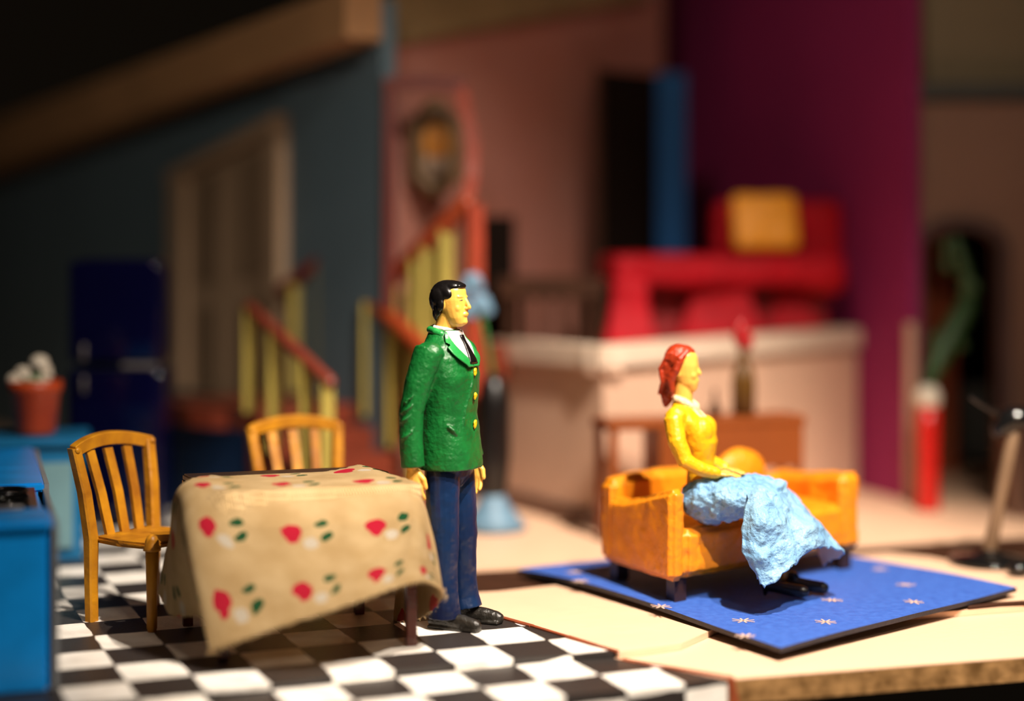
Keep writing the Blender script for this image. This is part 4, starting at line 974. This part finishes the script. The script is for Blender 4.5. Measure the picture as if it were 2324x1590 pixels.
# ================================================================ THE WOMAN
WP = Vector(((1595 - UX) / F * 8.95, 8.95, 0)); WZ = R(-18)
wo = empty('person', (WP.x, WP.y, .43), WZ, label='seated clay figure with long red hair, yellow sweater and crumpled pale blue skirt', cat='person')
def wl_(p): return Vector((p[0], p[1], p[2] - .43))
def WL(ps): return [wl_(p) for p in ps]
def HD(ps): return [hd(p) for p in ps]
hx, hz = -.112, 1.262
def hd(p): return wl_((hx + (p[0] - hx) * 1.13, p[1] * 1.12, hz - .11 + (p[2] - hz + .11) * 1.04))
bm = bmesh.new()
ell(bm, hd((hx - .008, 0, hz + .035)), (.076, .064, .076)); 
rings(bm, [[hd(q) for q in sring(z, cx, 0, rx, ry, 20, 2.2)] for z, cx, rx, ry in ((hz - .118, hx + .034, .022, .020), (hz - .104, hx + .035, .036, .030), (hz - .075, hx + .026, .050, .046), (hz - .03, hx + .014, .062, .056), (hz + .02, hx + .008, .070, .060), (hz + .07, hx + .002, .068, .058), (hz + .092, hx, .058, .048), (hz + .106, hx, .035, .03))])
limb(bm, HD([(hx + .066, 0, hz + .020), (hx + .075, 0, hz - .002), (hx + .084, 0, hz - .022)]), [.009, .011, .012], 10)
ell(bm, hd((hx + .064, 0, hz - .055)), (.016, .024, .018)); ell(bm, hd((hx + .040, 0, hz + .045)), (.040, .046, .05)); ell(bm, hd((hx + .073, 0, hz - .056)), (.011, .016, .005)); ell(bm, hd((hx + .071, 0, hz - .066)), (.010, .014, .006))
for s in (-1, 1):
    ell(bm, hd((hx + .062, s * .025, hz + .020)), (.012, .020, .005), (0, 0, s * .35)); ell(bm, hd((hx + .055, s * .030, hz - .032)), (.020, .018, .024)); ell(bm, hd((hx - .01, s * .058, hz - .02)), (.014, .008, .022))
    ell(bm, hd((hx + .062, s * .025, hz + .003)), (.009, .014, .006))
limb(bm, WL([(-.115, 0, 1.02), (-.108, 0, 1.10), (-.102, 0, 1.19)]), [.060, .052, .048], 16)
limb(bm, WL([(-.03, 0, .62), (-.03, 0, .8), (-.08, 0, 1.0)]), [.06, .055, .06], 14)
for s in (-1, 1):
    limb(bm, WL([(-.10, s * .05, 1.03), (-.125, s * .14, 1.02), (-.06, s * .18, .80), (.09, s * .10, .725)]), [.03, .032, .028, .022], 12)
    # hand resting on the lap: palm, four fingers, thumb
    limb(bm, WL([(.085, s * .105, .728), (.115, s * .092, .722), (.150, s * .078, .718)]), [.022, .026, .027], 12, flat=(1, .55), up=(0, 0, 1))
    for i, (dy, ln_) in enumerate(((-.024, .050), (-.008, .062), (.008, .060), (.023, .048))):
        limb(bm, WL([(.148, s * (.078 + dy), .720), (.170, s * (.072 + dy), .722), (.150 + ln_, s * (.066 + dy), .710)]), [.0088, .0085, .007], 8)
    limb(bm, WL([(.105, s * .070, .728), (.130, s * .052, .732), (.152, s * .046, .726)]), [.010, .009, .008], 8)
    limb(bm, WL([(-.0, s * .08, .58), (.33, s * .09, .56), (.35, s * .07 + .13, .30), (.36 + s * .04, s * .07 + .18, .13)]), [.08, .06, .034, .024], 14)
clay(build('body', bm, M['skin'], wo, local=True), .0045, 2)
for s in (-1, 1):
    bm = bmesh.new(); limb(bm, HD([(hx + .0705, s * .014, hz + .004), (hx + .070, s * .024, hz + .006), (hx + .062, s * .034, hz + .003)]), [.0015, .0022, .0012], 8); build('eye', bm, M['pupil'], wo, local=True)
# hair: crown, waves down the back
bm = bmesh.new()
ell(bm, hd((hx - .018, 0, hz + .050)), (.080, .076, .082)); ell(bm, hd((hx + .020, 0, hz + .092)), (.050, .052, .030), (0, .35, 0)); ell(bm, hd((hx - .045, 0, hz - .02)), (.042, .066, .08))
for s in (-1, 1):
    limb(bm, HD([(hx + .030, s * .030, hz + .092), (hx + .005, s * .058, hz + .055), (hx - .015, s * .064, hz + .0), (hx - .045, s * .060, hz - .06), (hx - .040, s * .055, hz - .11)]), [.020, .022, .024, .024, .018], 10)
limb(bm, HD([(hx - .058, -.015, hz + .02), (hx - .066, -.015, hz - .04), (hx - .058, -.012, hz - .10), (hx - .072, -.01, hz - .15), (hx - .078, -.008, hz - .185)]), [.045, .042, .040, .036, .018], 14)
for k in range(7):
    y = -.045 + .015 * k; limb(bm, HD([(hx + .01, y, hz + .112 - abs(y) * .4), (hx - .06, y * 1.2, hz + .08), (hx - .098, y * 1.2, hz + .0), (hx - .088, y, hz - .07), (hx - .110, y * .6, hz - .13)]), [.006, .009, .010, .009, .006], 8)
clay(build('hair', bm, M['hair_red'], wo, local=True), .005, 1, .006, .03)
# sweater
bm = bmesh.new(); rings(bm, [[wl_(q) for q in sring(z, cx, 0, rx, ry, 26, 2.2)] for z, cx, rx, ry in ((.655, .0, .082, .105), (.72, -.008, .072, .095), (.79, -.014, .074, .098), (.88, -.020, .096, .120), (.94, -.042, .104, .132), (1.0, -.075, .090, .145), (1.045, -.098, .070, .138), (1.085, -.108, .056, .07))])
for s in (-1, 1):
    ell(bm, wl_((.004, s * .052, .942)), (.062, .060, .075)); ell(bm, wl_((-.118, s * .132, 1.022)), (.058, .048, .054))
    limb(bm, WL([(-.11, s * .12, 1.03), (-.125, s * .155, 1.0), (-.10, s * .185, .90), (-.055, s * .188, .795), (.02, s * .155, .752), (.095, s * .108, .730)]), [.052, .054, .050, .046, .038, .031], 14, ballends=True)
clay(build('sweater', bm, M['sweater'], wo, local=True), .0055, 2, .008, .05)
bm = bmesh.new(); limb(bm, WL([(-.045, -.040, 1.065), (-.085, -.064, 1.092), (-.130, -.052, 1.110), (-.155, 0, 1.115), (-.130, .052, 1.110), (-.085, .064, 1.092), (-.045, .040, 1.065)]), [.020, .022, .019, .018, .019, .022, .020], 10)
limb(bm, WL([(-.050, -.045, 1.055), (-.015, -.040, 1.015), (.012, -.030, .995)]), [.016, .017, .012], 10); limb(bm, WL([(-.050, .045, 1.055), (-.015, .040, 1.015), (.012, .030, .995)]), [.016, .017, .012], 10)
ell(bm, wl_((-.05, 0, 1.05)), (.03, .04, .035), (0, .6, 0))
clay(build('collar', bm, M['lace'], wo, local=True), .005, 1, .010, .025)
# skirt: lap part
bm = bmesh.new()
ell(bm, wl_((.04, 0, .575)), (.155, .165, .135)); 
limb(bm, WL([(.02, -.075, .585), (.18, -.10, .59), (.33, -.10, .585)]), [.115, .105, .090], 18); limb(bm, WL([(.02, .075, .585), (.18, .10, .60), (.34, .10, .60)]), [.115, .105, .095], 18)
limb(bm, WL([(-.01, -.085, .675), (.05, -.07, .69), (.12, -.02, .69), (.12, .04, .69), (.05, .08, .69), (-.01, .09, .68)]), [.022, .024, .022, .022, .022, .022], 10)
clay(build('skirt', bm, M['skirt'], wo, local=True), .0065, 2, .06, .07)
sk = [
 [(1690,1098,8.80),(1715,1090,8.86),(1745,1092,8.95),(1775,1104,9.05),(1795,1120,9.15),(1800,1150,9.25)],
 [(1697,1128,8.66),(1728,1125,8.64),(1775,1130,8.78),(1812,1142,8.93),(1828,1158,9.08),(1822,1185,9.2)],
 [(1690,1168,8.60),(1733,1172,8.56),(1785,1168,8.68),(1835,1170,8.85),(1856,1188,9.02),(1835,1215,9.18)],
 [(1684,1215,8.57),(1735,1222,8.50),(1790,1208,8.60),(1850,1195,8.78),(1880,1212,8.97),(1848,1240,9.15)],
 [(1687,1258,8.55),(1733,1275,8.47),(1790,1252,8.56),(1858,1222,8.73),(1898,1235,8.93),(1858,1262,9.13)],
 [(1712,1300,8.55),(1740,1330,8.45),(1788,1292,8.53),(1850,1243,8.70),(1913,1252,8.90),(1868,1282,9.12)]]
# the drape is laid out at its real place in the room, then wrinkled
Gs = grid_surface([[at(*p) for p in r] for r in sk], 12, 12)
bm = bmesh.new(); VV = []
for i, row in enumerate(Gs):
    rr = []
    for j, p in enumerate(row):
        n1 = noise.noise(p * 8) * .036 + noise.noise(p * 19 + Vector((3, 1, 7))) * .020 + noise.noise(p * 48) * .006
        jz = random.uniform(-.012, .012) if i == len(Gs) - 1 else 0
        rr.append(bm.verts.new(p + Vector((n1 * .3, -n1, n1 * .3 + jz))))
    VV.append(rr)
for i in range(len(VV) - 1):
    for j in range(len(VV[0]) - 1): bm.faces.new((VV[i][j], VV[i][j + 1], VV[i + 1][j + 1], VV[i + 1][j]))
dr_ = build('skirt_drape', bm, [M['skirt'], M['shirt']], wo, smooth=True)
m_ = dr_.modifiers.new('thickness', 'SOLIDIFY'); m_.thickness = .010; m_.offset = 0; m_.material_offset = 1
for s, x0, y0 in ((-1, .385, .11), (1, .470, .25)):
    bm = bmesh.new()
    limb(bm, WL([(x0 - .06, y0, .115), (x0 + .0, y0, .105), (x0 + .07, y0, .095), (x0 + .135, y0, .090)]), [.034, .034, .034, .032], 12, flat=(1, .85))
    limb(bm, WL([(x0 - .06, y0, .11), (x0 - .07, y0, .08), (x0 - .07, y0, .066)]), [.018, .014, .012], 8); ell(bm, wl_((x0 - .03, y0, .14)), (.035, .03, .03))
    clay(build('shoe', bm, M['black'], wo, local=True), .005, 2)
